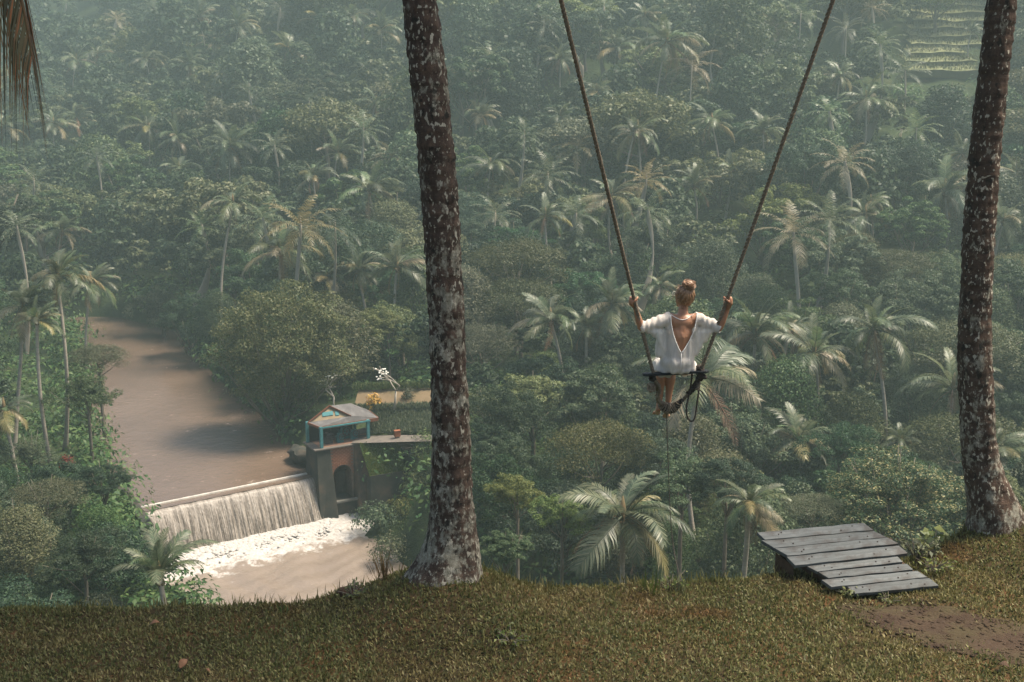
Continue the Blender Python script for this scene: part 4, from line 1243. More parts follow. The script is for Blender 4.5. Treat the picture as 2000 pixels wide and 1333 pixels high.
i = (np.arange(72)[None, :] + np.arange(21)[:, None] * 72); j = (np.arange(1, 73) % 72)[None, :] + np.arange(21)[:, None] * 72
path = obj('path', mesh_np('path', V, np.stack([i, j, j + 72, i + 72], -1).reshape(-1, 4), smooth=True), M_EARTH)
tag(path, 'worn patch of cracked red earth at the foot of the ramp', kind='structure')

r = np.random.default_rng(55); N = 900
qa = r.uniform(0, 6.28, N); qr = np.sqrt(r.random(N)) * 1.05
cx0 = PATH_C[0] + .52 * qr * np.cos(qa) - .34 * qr * np.sin(qa); cy0 = PATH_C[1] + .46 * qr * np.sin(qa)
cr0 = .003 + .011 * r.random(N) ** 3
jit = 1 + r.normal(0, .2, (N, len(LV), 1))
VV = np.stack([cx0, cy0, lawn_z(cx0, cy0) + .005 + cr0 * .2], -1)[:, None, :] + LV[None] * jit * cr0[:, None, None] * np.array([1.3, 1.1, .6])
cl = obj('clods', mesh_np('clods', VV.reshape(-1, 3), None, (LT[None] + (np.arange(N) * len(LV))[:, None, None]).reshape(-1, 3)), M_EARTH)
tag(cl, 'loose crumbs of red earth on the worn path', 'soil', kind='stuff')

# grass: short broad blades, thinner on the path and mounds
def blade_material(name, lo):
    t = NT(name)
    g = t.n('ShaderNodeNewGeometry'); v = t.world()
    n1 = t.noise(v, 1.1, 5, .7); n2 = t.noise(v, 7, 4, .7)
    green = t.ramp(g.outputs['Random Per Island'], [(0, (.055, .066, .02)), (.5, (.115, .118, .038)), (1, (.21, .195, .075))])
    dry = t.ramp(g.outputs['Random Per Island'], [(0, (.11, .075, .028)), (.5, (.185, .14, .054)), (1, (.30, .24, .105))])
    red = t.ramp(g.outputs['Random Per Island'], [(0, (.10, .035, .014)), (1, (.21, .085, .03))])
    f = t.ramp(t.math('ADD', t.math('MULTIPLY', n1, .65), t.math('MULTIPLY', n2, .35)), [(.48, (0, 0, 0)), (.66, (1, 1, 1))])
    c = t.mix(f, green, dry)
    sx = t.n('ShaderNodeSeparateXYZ'); t.l(t.world(), sx.inputs[0])
    c = t.mix(t.ramp(t.noise(v, .8, 4, .6), [(.60, (0, 0, 0)), (.70, (.8, .8, .8))]), c, red)
    b = t.bsdf(c, .55, None, .3); tr = t.n('ShaderNodeBsdfTranslucent'); t.l(c, tr.inputs['Color'])
    mx = t.n('ShaderNodeMixShader'); mx.inputs[0].default_value = .3; t.l(b, mx.inputs[1]); t.l(tr.outputs[0], mx.inputs[2])
    return t.done(mx.outputs[0])
M_BLADE = blade_material('turf_blades', 0)
r = np.random.default_rng(33)
N = 380000
x = r.uniform(-5.2, 6.2, N); y = r.uniform(5.2, 8.9, N); ye = np.interp(x, EX, EY)
ok = y < ye + .22
pd = ((x - PATH_C[0] + .34 * (y - PATH_C[1]) / .46) / .52) ** 2 + ((y - PATH_C[1]) / .46) ** 2 + .35 * np.sin(x * 17 + 3 * np.sin(y * 13)) * np.sin(y * 19)
ok &= r.random(N) < np.clip((pd - .35) / .9, .03, 1) ** 1.5
dens = .5 + .5 * np.sin(x * 3.1 + 2 * np.sin(y * 2.3)) * np.sin(y * 4.1 + x)
ok &= r.random(N) < (.62 + .38 * dens)
x, y = x[ok], y[ok]
P = np.stack([x, y, lawn_z(x, y) - .004], -1)
blade_mesh('grass', P, r, .033, .0048, M_BLADE, 'short patchy turf of the lawn, green to dry brown', 1.25)
# taller wisps at the rim
r = np.random.default_rng(34)
x = r.uniform(-5.2, 6.2, 2600); y = np.interp(x, EX, EY) + r.normal(.02, .07, 2600)
m_ = r.random(2600) < (.35 + .65 * (np.sin(x * 2.7) * np.sin(x * 7.3 + 1) > -.1)); x, y = x[m_], y[m_]
P = np.stack([x, y, lawn_z(x, y) - .004], -1)
blade_mesh('grass', P, r, .085, .0035, M_BLADE, 'longer grass wisps along the rim of the lawn', .6)

# ------------------------------------------------------------------ near coconut trunks
def hero_bark(name, low, red):
    t = NT(name)
    v = t.world((1, 1, .6)); vz = t.world((.7, .7, 4.0))
    sx = t.n('ShaderNodeSeparateXYZ'); t.l(t.world(), sx.inputs[0])
    base = t.ramp(t.noise(v, 14, 7, .75), [(.3, (.030, .020, .015)), (.5, red), (.72, (.13, .085, .06))])
    ring = t.noise(vz, 3.0, 5, .7)
    base = t.mix(t.ramp(ring, [(.45, (0, 0, 0)), (.65, (.55, .55, .55))]), base, (.03, .021, .016))
    # lichen crust: fine blotches, thicker in bands, thinning with height
    n_l = t.noise(v, 27, 6, .68); n_m = t.noise(v, 9, 4, .6); n_b = t.noise(vz, 1.1, 3, .6)
    lm = t.math('ADD', t.math('ADD', t.math('MULTIPLY', n_l, .75), t.math('MULTIPLY', n_m, .45)), t.math('ADD', t.math('MULTIPLY', n_b, .35), t.math('MULTIPLY', sx.outputs[2], -.036)))
    lich = t.ramp(t.noise(v, 40, 4, .7), [(.3, (.12, .11, .082)), (.55, (.22, .205, .16)), (.8, (.36, .34, .28))])
    c = t.mix(t.ramp(lm, [(low, (0, 0, 0)), (low + .09, (1, 1, 1))]), base, lich)
    fk = t.noise(v, 44, 2, .5)
    sp2 = t.ramp(t.math('ADD', fk, t.math('MULTIPLY', t.noise(v, 6, 3, .6), .35)), [(.785, (0, 0, 0)), (.83, (.9, .9, .9))])
    c = t.mix(sp2, c, (.34, .315, .25))
    # black algae blots
    ba = t.noise(t.world((1, 1, .8)), 15, 5, .6)
    c = t.mix(t.ramp(ba, [(.59, (0, 0, 0)), (.65, (.9, .9, .9))]), c, (.018, .017, .014))
    hb = t.mix(.5, t.noise(v, 22, 6, .8), ring)
    return t.done(t.bsdf(c, .92, t.bump(hb, .8, .03), .15))
M_HB1 = hero_bark('lichened_palm_bark', .705, (.062, .043, .033))
M_HB2 = hero_bark('dark_lichened_palm_bark', .755, (.062, .041, .03))
def hero_trunk(samples, Y, top_pts, mat, name, seed, root):
    """samples: (image y, left x, right x); the axis stays at distance Y, then follows top_pts (Vector, radius)"""
    C, R = [], []
    for (y, l, rr_) in samples:
        p = atY((l + rr_) / 2, y, Y); dep = project(p)[2]
        C.append(p); R.append((rr_ - l) / 2 * dep / FPX)
    for p, q in top_pts: C.append(Vector(p)); R.append(q)
    zs_ = np.array([p.z for p in C]); xs_ = np.array([p.x for p in C]); ys_ = np.array([p.y for p in C]); R = np.array(R)
    nseg = 56; zz = np.concatenate([np.arange(zs_[0] - .25, 4.4, .018), np.arange(4.4, zs_[-1], .12)])
    rnd = np.random.default_rng(seed)
    # leaf scars: irregular steps
    sc = np.cumsum(rnd.uniform(.05, .11, 400)) + zz[0]
    k = np.searchsorted(sc, zz); ph = (zz - np.concatenate([[zz[0]], sc])[k]) / np.diff(np.concatenate([[zz[0]], sc, [sc[-1] + .1]]))[k]
    V = []
    for i, z in enumerate(zz):
        cx, cy, r0 = np.interp(z, zs_, xs_), np.interp(z, zs_, ys_), np.interp(z, zs_, R)
        if z < zs_[0]: r0 = R[0] * (1 + (zs_[0] - z) * .6)
        step = (.5 - ph[i]) * .008 * min(1, max(0, (z - zs_[0]) * 2))
        low = max(0, 1 - (z - zs_[0]) / .55)
        for j in range(nseg):
            a = 2 * math.pi * j / nseg
            d = Vector((math.cos(a), math.sin(a), 0))
            q = Vector((d.x * 1.2, d.y * 1.2, z * 2.2 + seed))
            rr_ = r0 * (1 + .05 * noise.noise(q) + .12 * low * noise.noise(Vector((d.x * 2, d.y * 2, z * 1.2 + seed * 3)))) + step * (1 + .6 * noise.noise(q * 2.3)) + .006 * noise.noise(Vector((d.x * 5, d.y * 5, z * 14))) \
                + .008 * noise.noise(Vector((d.x * 3, d.y * 3, z * 6 + 5)))
            V.append((cx + d.x * rr_ - root.x, cy + d.y * rr_ - root.y, z - root.z))
    n = len(zz); i = np.arange(nseg)[None, :] + np.arange(n - 1)[:, None] * nseg; j = (np.arange(1, nseg + 1) % nseg)[None, :] + np.arange(n - 1)[:, None] * nseg
    return mesh_np(name, V, np.stack([i, j, j + nseg, i + nseg], -1).reshape(-1, 4), smooth=True)
def hero_crown(root, p, Rf, seed):
    rr = random.Random(seed); a = 0
    h = bpy.data.objects.new('crown_shaft', HEART); link(h, root); h.location = p; h.scale = (Rf,) * 3
    for k in range(24):
        t_ = k / 24; c_ = 'up' if t_ < .2 else 'mid' if t_ < .5 else 'out' if t_ < .8 else 'low'
        a += 2.39996 + rr.uniform(-.2, .2); f = bpy.data.objects.new('frond', FR[c_][rr.randrange(3)]); link(f, root); f.location = p; f.rotation_euler = (0, 0, a); f.scale = (Rf,) * 3
LROPE_T = atY(709, -1500, LT_Y); RROPE_T = atY(2183, -1500, RT_Y)
lp = empty('coconut_palm', LTB)
tag(lp, 'near coconut palm trunk with reddish lichened bark, left of the swing', 'palm tree')
LS = [(1145, 772, 950), (1128, 788, 945), (1112, 800, 942), (1098, 810, 940), (1075, 824, 936), (1050, 833, 932), (1015, 837, 928), (985, 839, 924), (930, 842, 921), (850, 844, 919), (720, 841, 912), (600, 836, 906), (450, 827, 898), (300, 816, 888), (150, 801, 872), (0, 785, 853)]
lx = LROPE_T.x
ltop = Vector((lx - .25, LT_Y - .1, 13.2))
m = hero_trunk(LS, LT_Y, [((lx + .02, LT_Y, LROPE_T.z), .10), (ltop, .085)], M_HB1, 'trunk', 3, LTB)
obj('trunk', m, M_HB1, lp)
hero_crown(lp, ltop - LTB, 3.6, 5)
rp = empty('coconut_palm', RTB)
tag(rp, 'near dark coconut palm trunk leaning at the right edge', 'palm tree')
RS = [(1048, 1880, 2022), (1030, 1888, 2012), (1010, 1891, 2000), (985, 1890, 1990), (960, 1888, 1978), (930, 1885, 1963), (900, 1882, 1951), (860, 1879, 1945), (800, 1876, 1940), (700, 1872, 1936), (600, 1875, 1935), (450, 1883, 1942), (300, 1894, 1952), (150, 1911, 1968), (0, 1929, 1985)]
rx = RROPE_T.x
rtop = Vector((rx + .3, RT_Y + .1, 13.6))
m = hero_trunk(RS, RT_Y, [((rx + .0, RT_Y, RROPE_T.z), .105), (rtop, .09)], M_HB2, 'trunk', 9, RTB)
obj('trunk', m, M_HB2, rp)
hero_crown(rp, rtop - RTB, 3.6, 8)

# palm outside the frame whose old frond hangs into the upper left corner
op = empty('coconut_palm', (-5.4, 6.3, 0)); orr = Vector((-5.4, 6.3, 0))
tag(op, 'old brown streaked palm frond hanging into the upper left corner', 'palm tree')
mb = MB(); mb.tube([(0, 0, -.3), (.05, 0, 1.5), (.0, .05, 3.5), (.1, .1, 5.9)], [.2, .14, .12, .10], 14); mb.build('trunk', M_HB2, op, True)
hero_crown(op, Vector((.1, .1, 5.9)), 1.9, 12)
for f in list(op.children):
    if f.name.startswith('frond') and math.cos(f.rotation_euler.z) > .1: bpy.data.objects.remove(f)
hang_ctrl = [Vector((-5.3, 6.4, 5.95)), Vector((-4.4, 6.5, 6.15)), Vector((-3.6, 6.6, 5.55)), atY(-2, -190, 6.6), atY(25, -70, 6.6), atY(46, 20, 6.6), atY(62, 110, 6.6)]
pth = []
for a, b in zip(hang_ctrl[:-1], hang_ctrl[1:]):
    for k in range(4): pth.append(a.lerp(b, k / 4))
pth.append(hang_ctrl[-1])
for _ in range(3): pth = [pth[0]] + [(pth[i - 1] + pth[i] * 2 + pth[i + 1]) / 4 for i in range(1, len(pth) - 1)] + [pth[-1]]
pth = np.array([list(p - orr) for p in pth])
r = np.random.default_rng(77)
V, Q, T = frond_np(pth, .62, 230, r, 1.9, wide=.034, fwd=.3, vee=-.15, s0=.2)
RV, RQ = rachis_np(pth, .022)
fm_ = mesh_np('frond', np.concatenate([V, RV]), np.concatenate([Q, RQ + len(V)]), T)
t = NT('streaked_old_frond'); g = t.n('ShaderNodeNewGeometry')
c = t.ramp(g.outputs['Random Per Island'], [(0, (.025, .028, .014)), (.35, (.06, .055, .024)), (.6, (.10, .085, .04)), (.8, (.20, .075, .028)), (1, (.27, .10, .035))])
b_ = t.bsdf(c, .6, None, .3); tr = t.n('ShaderNodeBsdfTranslucent'); t.l(c, tr.inputs['Color']); mx = t.n('ShaderNodeMixShader'); mx.inputs[0].default_value = .25; t.l(b_, mx.inputs[1]); t.l(tr.outputs[0], mx.inputs[2])
obj('frond', fm_, t.done(mx.outputs[0]), op)

# ------------------------------------------------------------------ timber ramp
t = NT('weathered_grey_board')
v = t.pos((1, 1, 1)); vl = t.pos((1.2, 14, 14))
oi = t.n('ShaderNodeObjectInfo')
gr = t.noise(vl, 3, 6, .7)
c = t.ramp(gr, [(.3, (.05, .056, .055)), (.5, (.08, .087, .085)), (.7, (.125, .13, .124))])
c = t.mix(t.ramp(t.noise(v, 3.5, 5, .7), [(.48, (0, 0, 0)), (.62, (.85, .85, .85))]), c, (.045, .04, .035))
hs = t.n('ShaderNodeHueSaturation'); t.l(c, hs.inputs['Color']); vv = t.math('MULTIPLY_ADD', oi.outputs['Random'], .35); vv.node.inputs[2].default_value = .82; t.l(vv, hs.inputs['Value'])
M_BOARD = t.done(t.bsdf(hs.outputs['Color'], .6, t.bump(gr, .35, .006), .22))
M_POST = simple_mat('dark_timber_post', (.055, .035, .022), (.09, .055, .033), 6, .9, .5, stretch=(6, 6, 1))
def zp(zx, zy): return (1440 + zx / 4.348, 980 + zy / 4.348)
g0 = atz(*zp(1000, 782), .045); g1 = atz(*zp(1715, 712), .045); g2 = atz(*zp(168, 262), .235)
nrm = (g1 - g0).cross(g2 - g0).normalized()
if nrm.z < 0: nrm = -nrm
ramp_root = empty('timber_ramp', Vector((g0.x, g0.y, 0))); ro = ramp_root.location
tag(ramp_root, 'low grey timber ramp of wide boards at the lawn edge', 'ramp')
def onp(zx, zy, lift=0.0):
    r_ = ray(*zp(zx, zy)); q = g0 + nrm * lift
    return CAM + r_ * ((q - CAM).dot(nrm) / r_.dot(nrm))
BO = [((168, 262), (1075, 180), (1160, 240), (235, 324), .02), ((205, 330), (1160, 247), (1270, 300), (312, 394), .012), ((318, 397), (1272, 303), (1370, 354), (425, 460), .012),
      ((418, 468), (1370, 372), (1450, 440), (490, 540), .008), ((590, 546), (1360, 466), (1405, 512), (680, 592), -.004), ((690, 598), (1440, 526), (1495, 577), (775, 648), -.002),
      ((715, 664), (1530, 586), (1620, 641), (800, 725), 0.), ((930, 721), (1630, 646), (1715, 712), (1000, 782), 0.)]
M_NAIL = simple_mat('rusty_nail', (.03, .02, .016), (.02, .015, .012), 9, .7, .1)
along = None
for k, (a, b, c_, d_, lf) in enumerate(BO):
    P = [onp(*q, lf) for q in (d_, c_, b, a)]
    cen = (P[0] + P[1] + P[2] + P[3]) / 4
    along = ((P[1] - P[0]).normalized())
    ex = along; ez_ = nrm; ey = ez_.cross(ex); Rm = Matrix((ex, ey, ez_)).transposed()
    loc = [Rm.inverted() @ (p - cen) for p in P]
    mb = MB(); N_ = 10; rq = random.Random(k)
    top, bot = [], []
    for i in range(N_ + 1):
        s_ = i / N_; wob_ = .0022 * math.sin(i * 1.7 + k)
        f0 = loc[0].lerp(loc[1], s_); b0 = loc[3].lerp(loc[2], s_)
        f0.y += rq.uniform(-.002, .002); b0.y += rq.uniform(-.002, .002)
        top.append((Vector((f0.x, f0.y, wob_)), Vector((b0.x, b0.y, wob_ * .6)))); bot.append((Vector((f0.x, f0.y, -.026)), Vector((b0.x, b0.y, -.026))))
    V = []
    for (f0, b0), (f1, b1) in zip(top, bot): V += [f0, b0, f1, b1]
    F = []
    for i in range(N_):
        o_ = i * 4
        F += [(o_, o_ + 4, o_ + 5, o_ + 1), (o_ + 2, o_ + 3, o_ + 7, o_ + 6), (o_, o_ + 2, o_ + 6, o_ + 4), (o_ + 1, o_ + 5, o_ + 7, o_ + 3)]
    F += [(0, 1, 3, 2), (N_ * 4, N_ * 4 + 2, N_ * 4 + 3, N_ * 4 + 1)]
    mb.add(V, F)
    o = mb.build('board', M_BOARD, ramp_root, bevel=.003, loc=cen - ro); o.rotation_euler = Rm.to_euler()
    for s_ in (.16, .20, .72, .86):
        q = loc[0].lerp(loc[1], s_).lerp(loc[3].lerp(loc[2], s_), .3 + .4 * ((k * 7 + int(s_ * 100)) % 3) / 2)
        nb_ = MB(); nb_.tube([q + Vector((0, 0, -.001)), q + Vector((0, 0, .004))], .0055, 7); nb_.build('nail', M_NAIL, o)
# bearers and posts
ed = nrm.cross(along)
def bearer(za, zb, name='bearer'):
    a = onp(*za, -.03); b = onp(*zb, -.03); dz = nrm * -.075; w_ = along * .03
    mb = MB(); mb.hexa([a - w_ + dz - ro, a + w_ + dz - ro, b + w_ + dz - ro, b - w_ + dz - ro], [a - w_ - ro, a + w_ - ro, b + w_ - ro, b - w_ - ro]); mb.build(name, M_POST, ramp_root)
bearer((1010, 765), (250, 275)); bearer((1600, 705), (1010, 205))
for (zx, zy, zb) in ((400, 420, .5), (440, 330, .8), (1280, 320, .9), (700, 560, .3)):
    p = onp(zx, zy, -.06); r_ = .035
    zb_ = lz(p.x, p.y) - .35
    mb = MB(); rq = random.Random(int(zx))
    mb.tube([Vector((p.x, p.y, zb_)) - ro, Vector((p.x + .004, p.y, (p.z + zb_) / 2)) - ro, p - ro], [r_ * 1.05, r_, r_ * .97], 10); mb.build('post', M_POST, ramp_root, True)
pa_, pb_ = onp(330, 440, -.05), onp(480, 555, -.05)
mb = MB(); dn_ = Vector((0, 0, -.30)); off = Vector((0, .02, 0))
mb.hexa([pa_ + dn_ - ro, pb_ + dn_ * .9 - ro, pb_ + dn_ * .9 + off - ro, pa_ + dn_ + off - ro], [pa_ - ro, pb_ - ro, pb_ + off - ro, pa_ + off - ro]); mb.build('side_board', M_POST, ramp_root)

# ------------------------------------------------------------------ small plants and litter on the lawn
def leafy(name, p, n, h, ll, mat, lab, seed, spread=.5, cat='plant', wide=.45):
    """little plant: stems with broad leaves"""
    rr = random.Random(seed); root = empty(name, p); tag(root, lab, cat)
    sm = MB(); r = np.random.default_rng(seed); LP, LN = [], []
    for k in range(n):
        a = rr.uniform(0, 6.28); tip = Vector((math.cos(a) * spread * rr.uniform(.2, 1) * h, math.sin(a) * spread * rr.uniform(.2, 1) * h, h * rr.uniform(.5, 1.1)))
        sm.tube([(0, 0, -.02), tip * .5 + Vector((0, 0, h * .1)), tip], [.004, .003, .002], 5)
        for q in range(rr.randrange(3, 6)):
            LP.append(list(tip * rr.uniform(.55, 1.05) + Vector((rr.gauss(0, ll * .4), rr.gauss(0, ll * .4), rr.gauss(0, ll * .2))))); LN.append([rr.gauss(0, .5), rr.gauss(0, .5) - .3, 1])
    sm.build('stem', M_BARK, root)
    LN = np.array(LN); LN /= np.linalg.norm(LN, axis=1)[:, None]
    V = leaves_np(np.array(LP), LN, ll, wide, r, .15)
    obj('foliage', mesh_np('foliage', V, quads(len(V) // 4)), mat, root)
    return root
M_WEED = leaf_mat('weed_leaves', [(.05, .075, .02), (.10, .125, .035), (.18, .19, .06)], .3, .5, .3, .1, .01)
M_BIG = leaf_mat('broad_pale_leaves', [(.10, .14, .035), (.17, .20, .06), (.24, .26, .09)], .35, .4, .4, .1, .01)
def gp(x, y, dz=0.0):
    p = atz(x, y, 0.02); return Vector((p.x, p.y, lz(p.x, p.y) + dz))
leafy('weed', gp(1790, 1085), 26, .16, .05, M_WEED, 'leafy weeds growing against the right side of the ramp', 1, 1.2)
leafy('weed', gp(1822, 1116), 18, .10, .035, M_WEED, 'small weeds at the lower right corner of the ramp', 2, 1.6)
leafy('weed', gp(1660, 1158), 18, .07, .03, M_WEED, 'small weeds in front of the lower edge of the ramp', 3, 1.8)
leafy('weed', gp(1735, 1168), 14, .05, .025, M_WEED, 'tiny weeds on the earth below the lowest ramp board', 13, 2.2)
leafy('broadleaf_plant', atY(1825, 1085, 8.2), 16, .17, .085, M_BIG, 'pale broad leaved plant between the ramp and right trunk', 4, .8, 'plant', .6)
leafy('weed', gp(880, 1128), 16, .07, .035, M_WEED, 'small weeds at the foot of the left near trunk', 5, 2.5)
leafy('weed', gp(690, 1172), 22, .07, .03, M_WEED, 'pale green weeds on the rim between river and near trunk', 6, 2.0)
leafy('weed', gp(1310, 1145), 16, .08, .03, M_WEED, 'small weeds on the rim below the swing', 7, 2.4)
leafy('weed', gp(1000, 1270), 20, .05, .028, M_WEED, 'dark green clover patch on the lawn below the trunk', 8, 3.0)
def spiky(name, p, n, h, lab, seed, mat, lean=.5, w=.006):
    root = empty(name, p); tag(root, lab, 'plant'); r = np.random.default_rng(seed)
    P = np.stack([r.normal(0, .03, n), r.normal(0, .03, n), np.full(n, -.01)], -1)
    o = blade_mesh('blades', P, r, h, w, mat, None, lean, root); return root
M_DRY = leaf_mat('dry_stalks', [(.06, .04, .02), (.13, .09, .04), (.2, .15, .08)], .2, .7, .2, .1, .01)
spiky('dry_tuft', gp(752, 1150), 46, .19, 'dry spiky tuft at the rim left of the near trunk', 3, M_DRY, .55, .004)
spiky('grass_tuft', gp(1272, 1152), 16, .15, 'tall green blades at the rim below the woman', 4, M_WEED, .5, .006)
spiky('grass_tuft', gp(1330, 1150), 10, .14, 'green blade tuft right of the dark palm skirt', 5, M_WEED, .5, .005)
spiky('grass_tuft', gp(545, 1190), 18, .07, 'short pale tuft at the rim above the river pool', 6, M_WEED, .7, .005)
M_DEADLEAF = simple_mat('fallen_leaf', (.20, .10, .05), (.13, .065, .035), 9, .7, .3)
for k, (x, y, s, lab) in enumerate([(303, 1227, .07, 'fallen orange leaf on the lawn below the young palm'), (358, 1300, .085, 'larger fallen leaf near the bottom edge of the lawn'), (405, 1310, .035, 'small fallen leaf right of the larger one'),
        (492, 1318, .04, 'fallen leaf nearest the bottom edge, left of centre'), (1960, 1306, .09, 'dark fallen leaf in the lower right corner')]):
    p = gp(x, y, .03); mb = MB(); n_ = 8
    V, F = [], []
    for i in range(n_ + 1):
        u = i / n_; w = .28 * math.sin(math.pi * u ** .8) * s; zc = .25 * s * math.sin(u * 3) + .1 * s * u
        V += [((u - .5) * s, -w, zc + .15 * w), ((u - .5) * s, 0, zc - .1 * w), ((u - .5) * s, w, zc + .2 * w)]
    for i in range(n_):
        for j in (0, 1): F.append((i * 3 + j, (i + 1) * 3 + j, (i + 1) * 3 + j + 1, i * 3 + j + 1))
    mb.add(V, F); o = mb.build('fallen_leaf', M_DEADLEAF if k < 4 else M_POST, None, True, loc=p); o.rotation_euler = (.2, -.15, k * 1.3)
    sm_ = o.modifiers.new('thickness', 'SOLIDIFY'); sm_.thickness = .001
    tag(o, lab, 'leaf')
# clod of earth at the rim
mb = MB(); mb.ball((0, 0, 0), (.10, .06, .035), 14, 8); o = mb.build('clod', simple_mat('dark_clod', (.05, .028, .018), (.09, .05, .03), 20, .95, .6), None, True, loc=gp(685, 1163, .01))
for vx in o.data.vertices: vx.co *= 1 + .35 * noise.noise(vx.co * 30)
tag(o, 'dark clod of earth on the rim left of the near trunk', 'clod')

# -- young palm growing below the lawn edge, left
yp_c = at(312, 1130, 47)
palm(yp_c, yp_c.z - gz(yp_c.x, yp_c.y) + .3, 2.6, 401, 'young dark green palm with upright fronds beside the weir', None, nf=17, dead=0, name='young_palm', trunk_r=1.2, up=.55)
# -- frangipani, shrubs around the pump house
M_PALEB = simple_mat('pale_frangipani_bark', (.38, .34, .28), (.28, .25, .20), 4, .85, .3)
M_FLOWER = simple_mat('white_blossom', (.8, .78, .70), (.7, .68, .58), 6, .8, .1)
def frangipani(p, h, lab, seed, nfl, depth=4):
    rr = random.Random(seed); root = empty('frangipani_tree', p); tag(root, lab, 'tree'); mb = MB(); tips = []
    def grow(a, d, L, r_, lv):
        b = a + d * L; mb.tube([a, (a + b) / 2 + Vector((rr.gauss(0, .03), rr.gauss(0, .03), 0)) * L, b], [r_, r_ * .85, r_ * .7], 6)
        if lv == 0: tips.append(b); return
        for k in range(2 if lv > 2 else rr.choice((2, 3))):
            q = Vector((rr.gauss(0, .85), rr.gauss(0, .85), 0)) + d; q.z = max(q.z, .25); grow(b, q.normalized(), L * rr.uniform(.62, .85), r_ * .68, lv - 1)
    grow(Vector((0, 0, -.2)), Vector((.1, 0, 1)).normalized(), h * .36, .085, depth)
    mb.build('trunk', M_PALEB, root, True)
    fb = MB()
    for k in range(nfl):
        b = rr.choice(tips) + Vector((rr.gauss(0, .08), rr.gauss(0, .08), rr.uniform(0, .1))); fb.ball(b, (.075, .075, .05), 6, 4)
    fb.build('blossoms', M_FLOWER, root)
frangipani(atz(650, 800, -19.3), 3.2, 'small bare frangipani with white blossoms behind the pump house roof', 3, 14, 3)
frangipani(atz(770, 796, -18.2), 4.0, 'bare branching frangipani with white blossoms on the sandy ground', 6, 26, 4)
def bush(p, R, H, n, sz, mat, lab, seed, name='shrub'):
    root = empty(name, p); tag(root, lab, 'shrub'); r = np.random.default_rng(seed)
    d = r.normal(0, 1, (n, 3)); d[:, 2] = np.abs(d[:, 2]); d /= np.linalg.norm(d, axis=1)[:, None]
    P = d * np.array([R, R, H]) * (r.random(n) ** .3)[:, None] * (1 + .2 * np.sin(d[:, 0] * 7 + d[:, 1] * 9))[:, None]
    N_ = d + r.normal(0, .5, (n, 3)); N_ /= np.linalg.norm(N_, axis=1)[:, None]
    obj('foliage', mesh_np('foliage', leaves_np(P, N_, sz, .45, r), quads(n)), mat, root)
    mb = MB()
    for k in range(5): a = k * 1.3; mb.tube([(0, 0, -.1), (R * .4 * math.cos(a), R * .4 * math.sin(a), H * .7)], [.03, .012], 5)
    mb.build('stem', M_BARK, root)
M_CROTON = leaf_mat('yellow_orange_leaves', [(.10, .10, .03), (.45, .26, .05), (.55, .36, .08), (.5, .2, .05)], .3, .5, .3, .05, .01)
bush(atz(730, 797, -18.5), .62, 1.05, 700, .2, M_CROTON, 'yellow orange croton shrub behind the pump house', 1)
bush(atz(797, 778, -17.9), .48, .85, 600, .12, M_LEAF['olive'], 'small clipped round shrub on the sandy ground', 2)
bush(atz(132, 915, -19.5), .5, .95, 300, .16, leaf_mat('dark_red_leaves', [(.10, .022, .018), (.17, .035, .025)], .3, .5, .3, .1, .01), 'dark red shrub at the foot of the left bank palms', 3)
bush(atz(735, 1020, -24.0), 1.6, 1.3, 1500, .22, M_LEAF['mid'], 'green bush on the waterline right of the pool', 4)
bush(atz(760, 1085, -24.3), 1.3, 1.4, 900, .2, M_LEAF['olive'], 'sparse bush beside the pool, left of the near trunk', 5)
bush(atz(835, 885, -20.6), 1.2, 1.6, 1100, .2, M_LEAF['light'], 'light green bush beside the steps near the trunk', 6)

bush(atz(815, 960, -23.0), 1.2, 1.5, 1100, .2, M_LEAF['olive'], 'olive bush touching the left edge of the near trunk', 8)
bush(atz(785, 1000, -23.8), 1.1, 1.0, 900, .2, M_LEAF['light'], 'pale bush under the dark retaining wall by the pool', 9)
bush(atz(825, 1030, -24.2), 1.5, 1.6, 1200, .22, M_LEAF['mid'], 'dense bush left of the near trunk at pool height', 10)
# ------------------------------------------------------------------ swing
SD = 11.0                                     # depth of the swing
PXM = SD / FPX
SC = at(1322, 728, SD)                        # middle of the seat
def sw(px, py, y=0.0):
    """point in the swing's plane from the picture, moved y metres away from the camera"""
    r_ = ray(px, py); base = CAM + r_ * ((SC.y + y) / r_.y); return base
M_ROPE = simple_mat('weathered_rope', (.24, .185, .13), (.15, .115, .08), 30, .95, .5, c3=(.36, .29, .21))
M_ROPED = simple_mat('dark_wet_rope', (.055, .042, .034), (.03, .024, .02), 30, .9, .5)
M_SEAT = simple_mat('black_seat_board', (.009, .011, .012), (.018, .02, .021), 8, .6, .2, .15, stretch=(1, 8, 8))
swing = empty('rope_swing', SC); so = SC
tag(swing, 'long rope swing with black seat board hung between two palms', 'swing')
def resample(pts, step):
    pts = [Vector(p) for p in pts]; out = [pts[0]]
    for a, b in zip(pts[:-1], pts[1:]):
        n = max(1, int((b - a).length / step))
        for k in range(1, n + 1): out.append(a.lerp(b, k / n))
    return out
def smooth_path(pts, it=3, sub=4):
    q = []
    for a, b in zip(pts[:-1], pts[1:]):
        for k in range(sub): q.append(Vector(a).lerp(Vector(b), k / sub))
    q.append(Vector(pts[-1]))
    for _ in range(it): q = [q[0]] + [(q[i - 1] + q[i] * 2 + q[i + 1]) / 4 for i in range(1, len(q) - 1)] + [q[-1]]
    return q
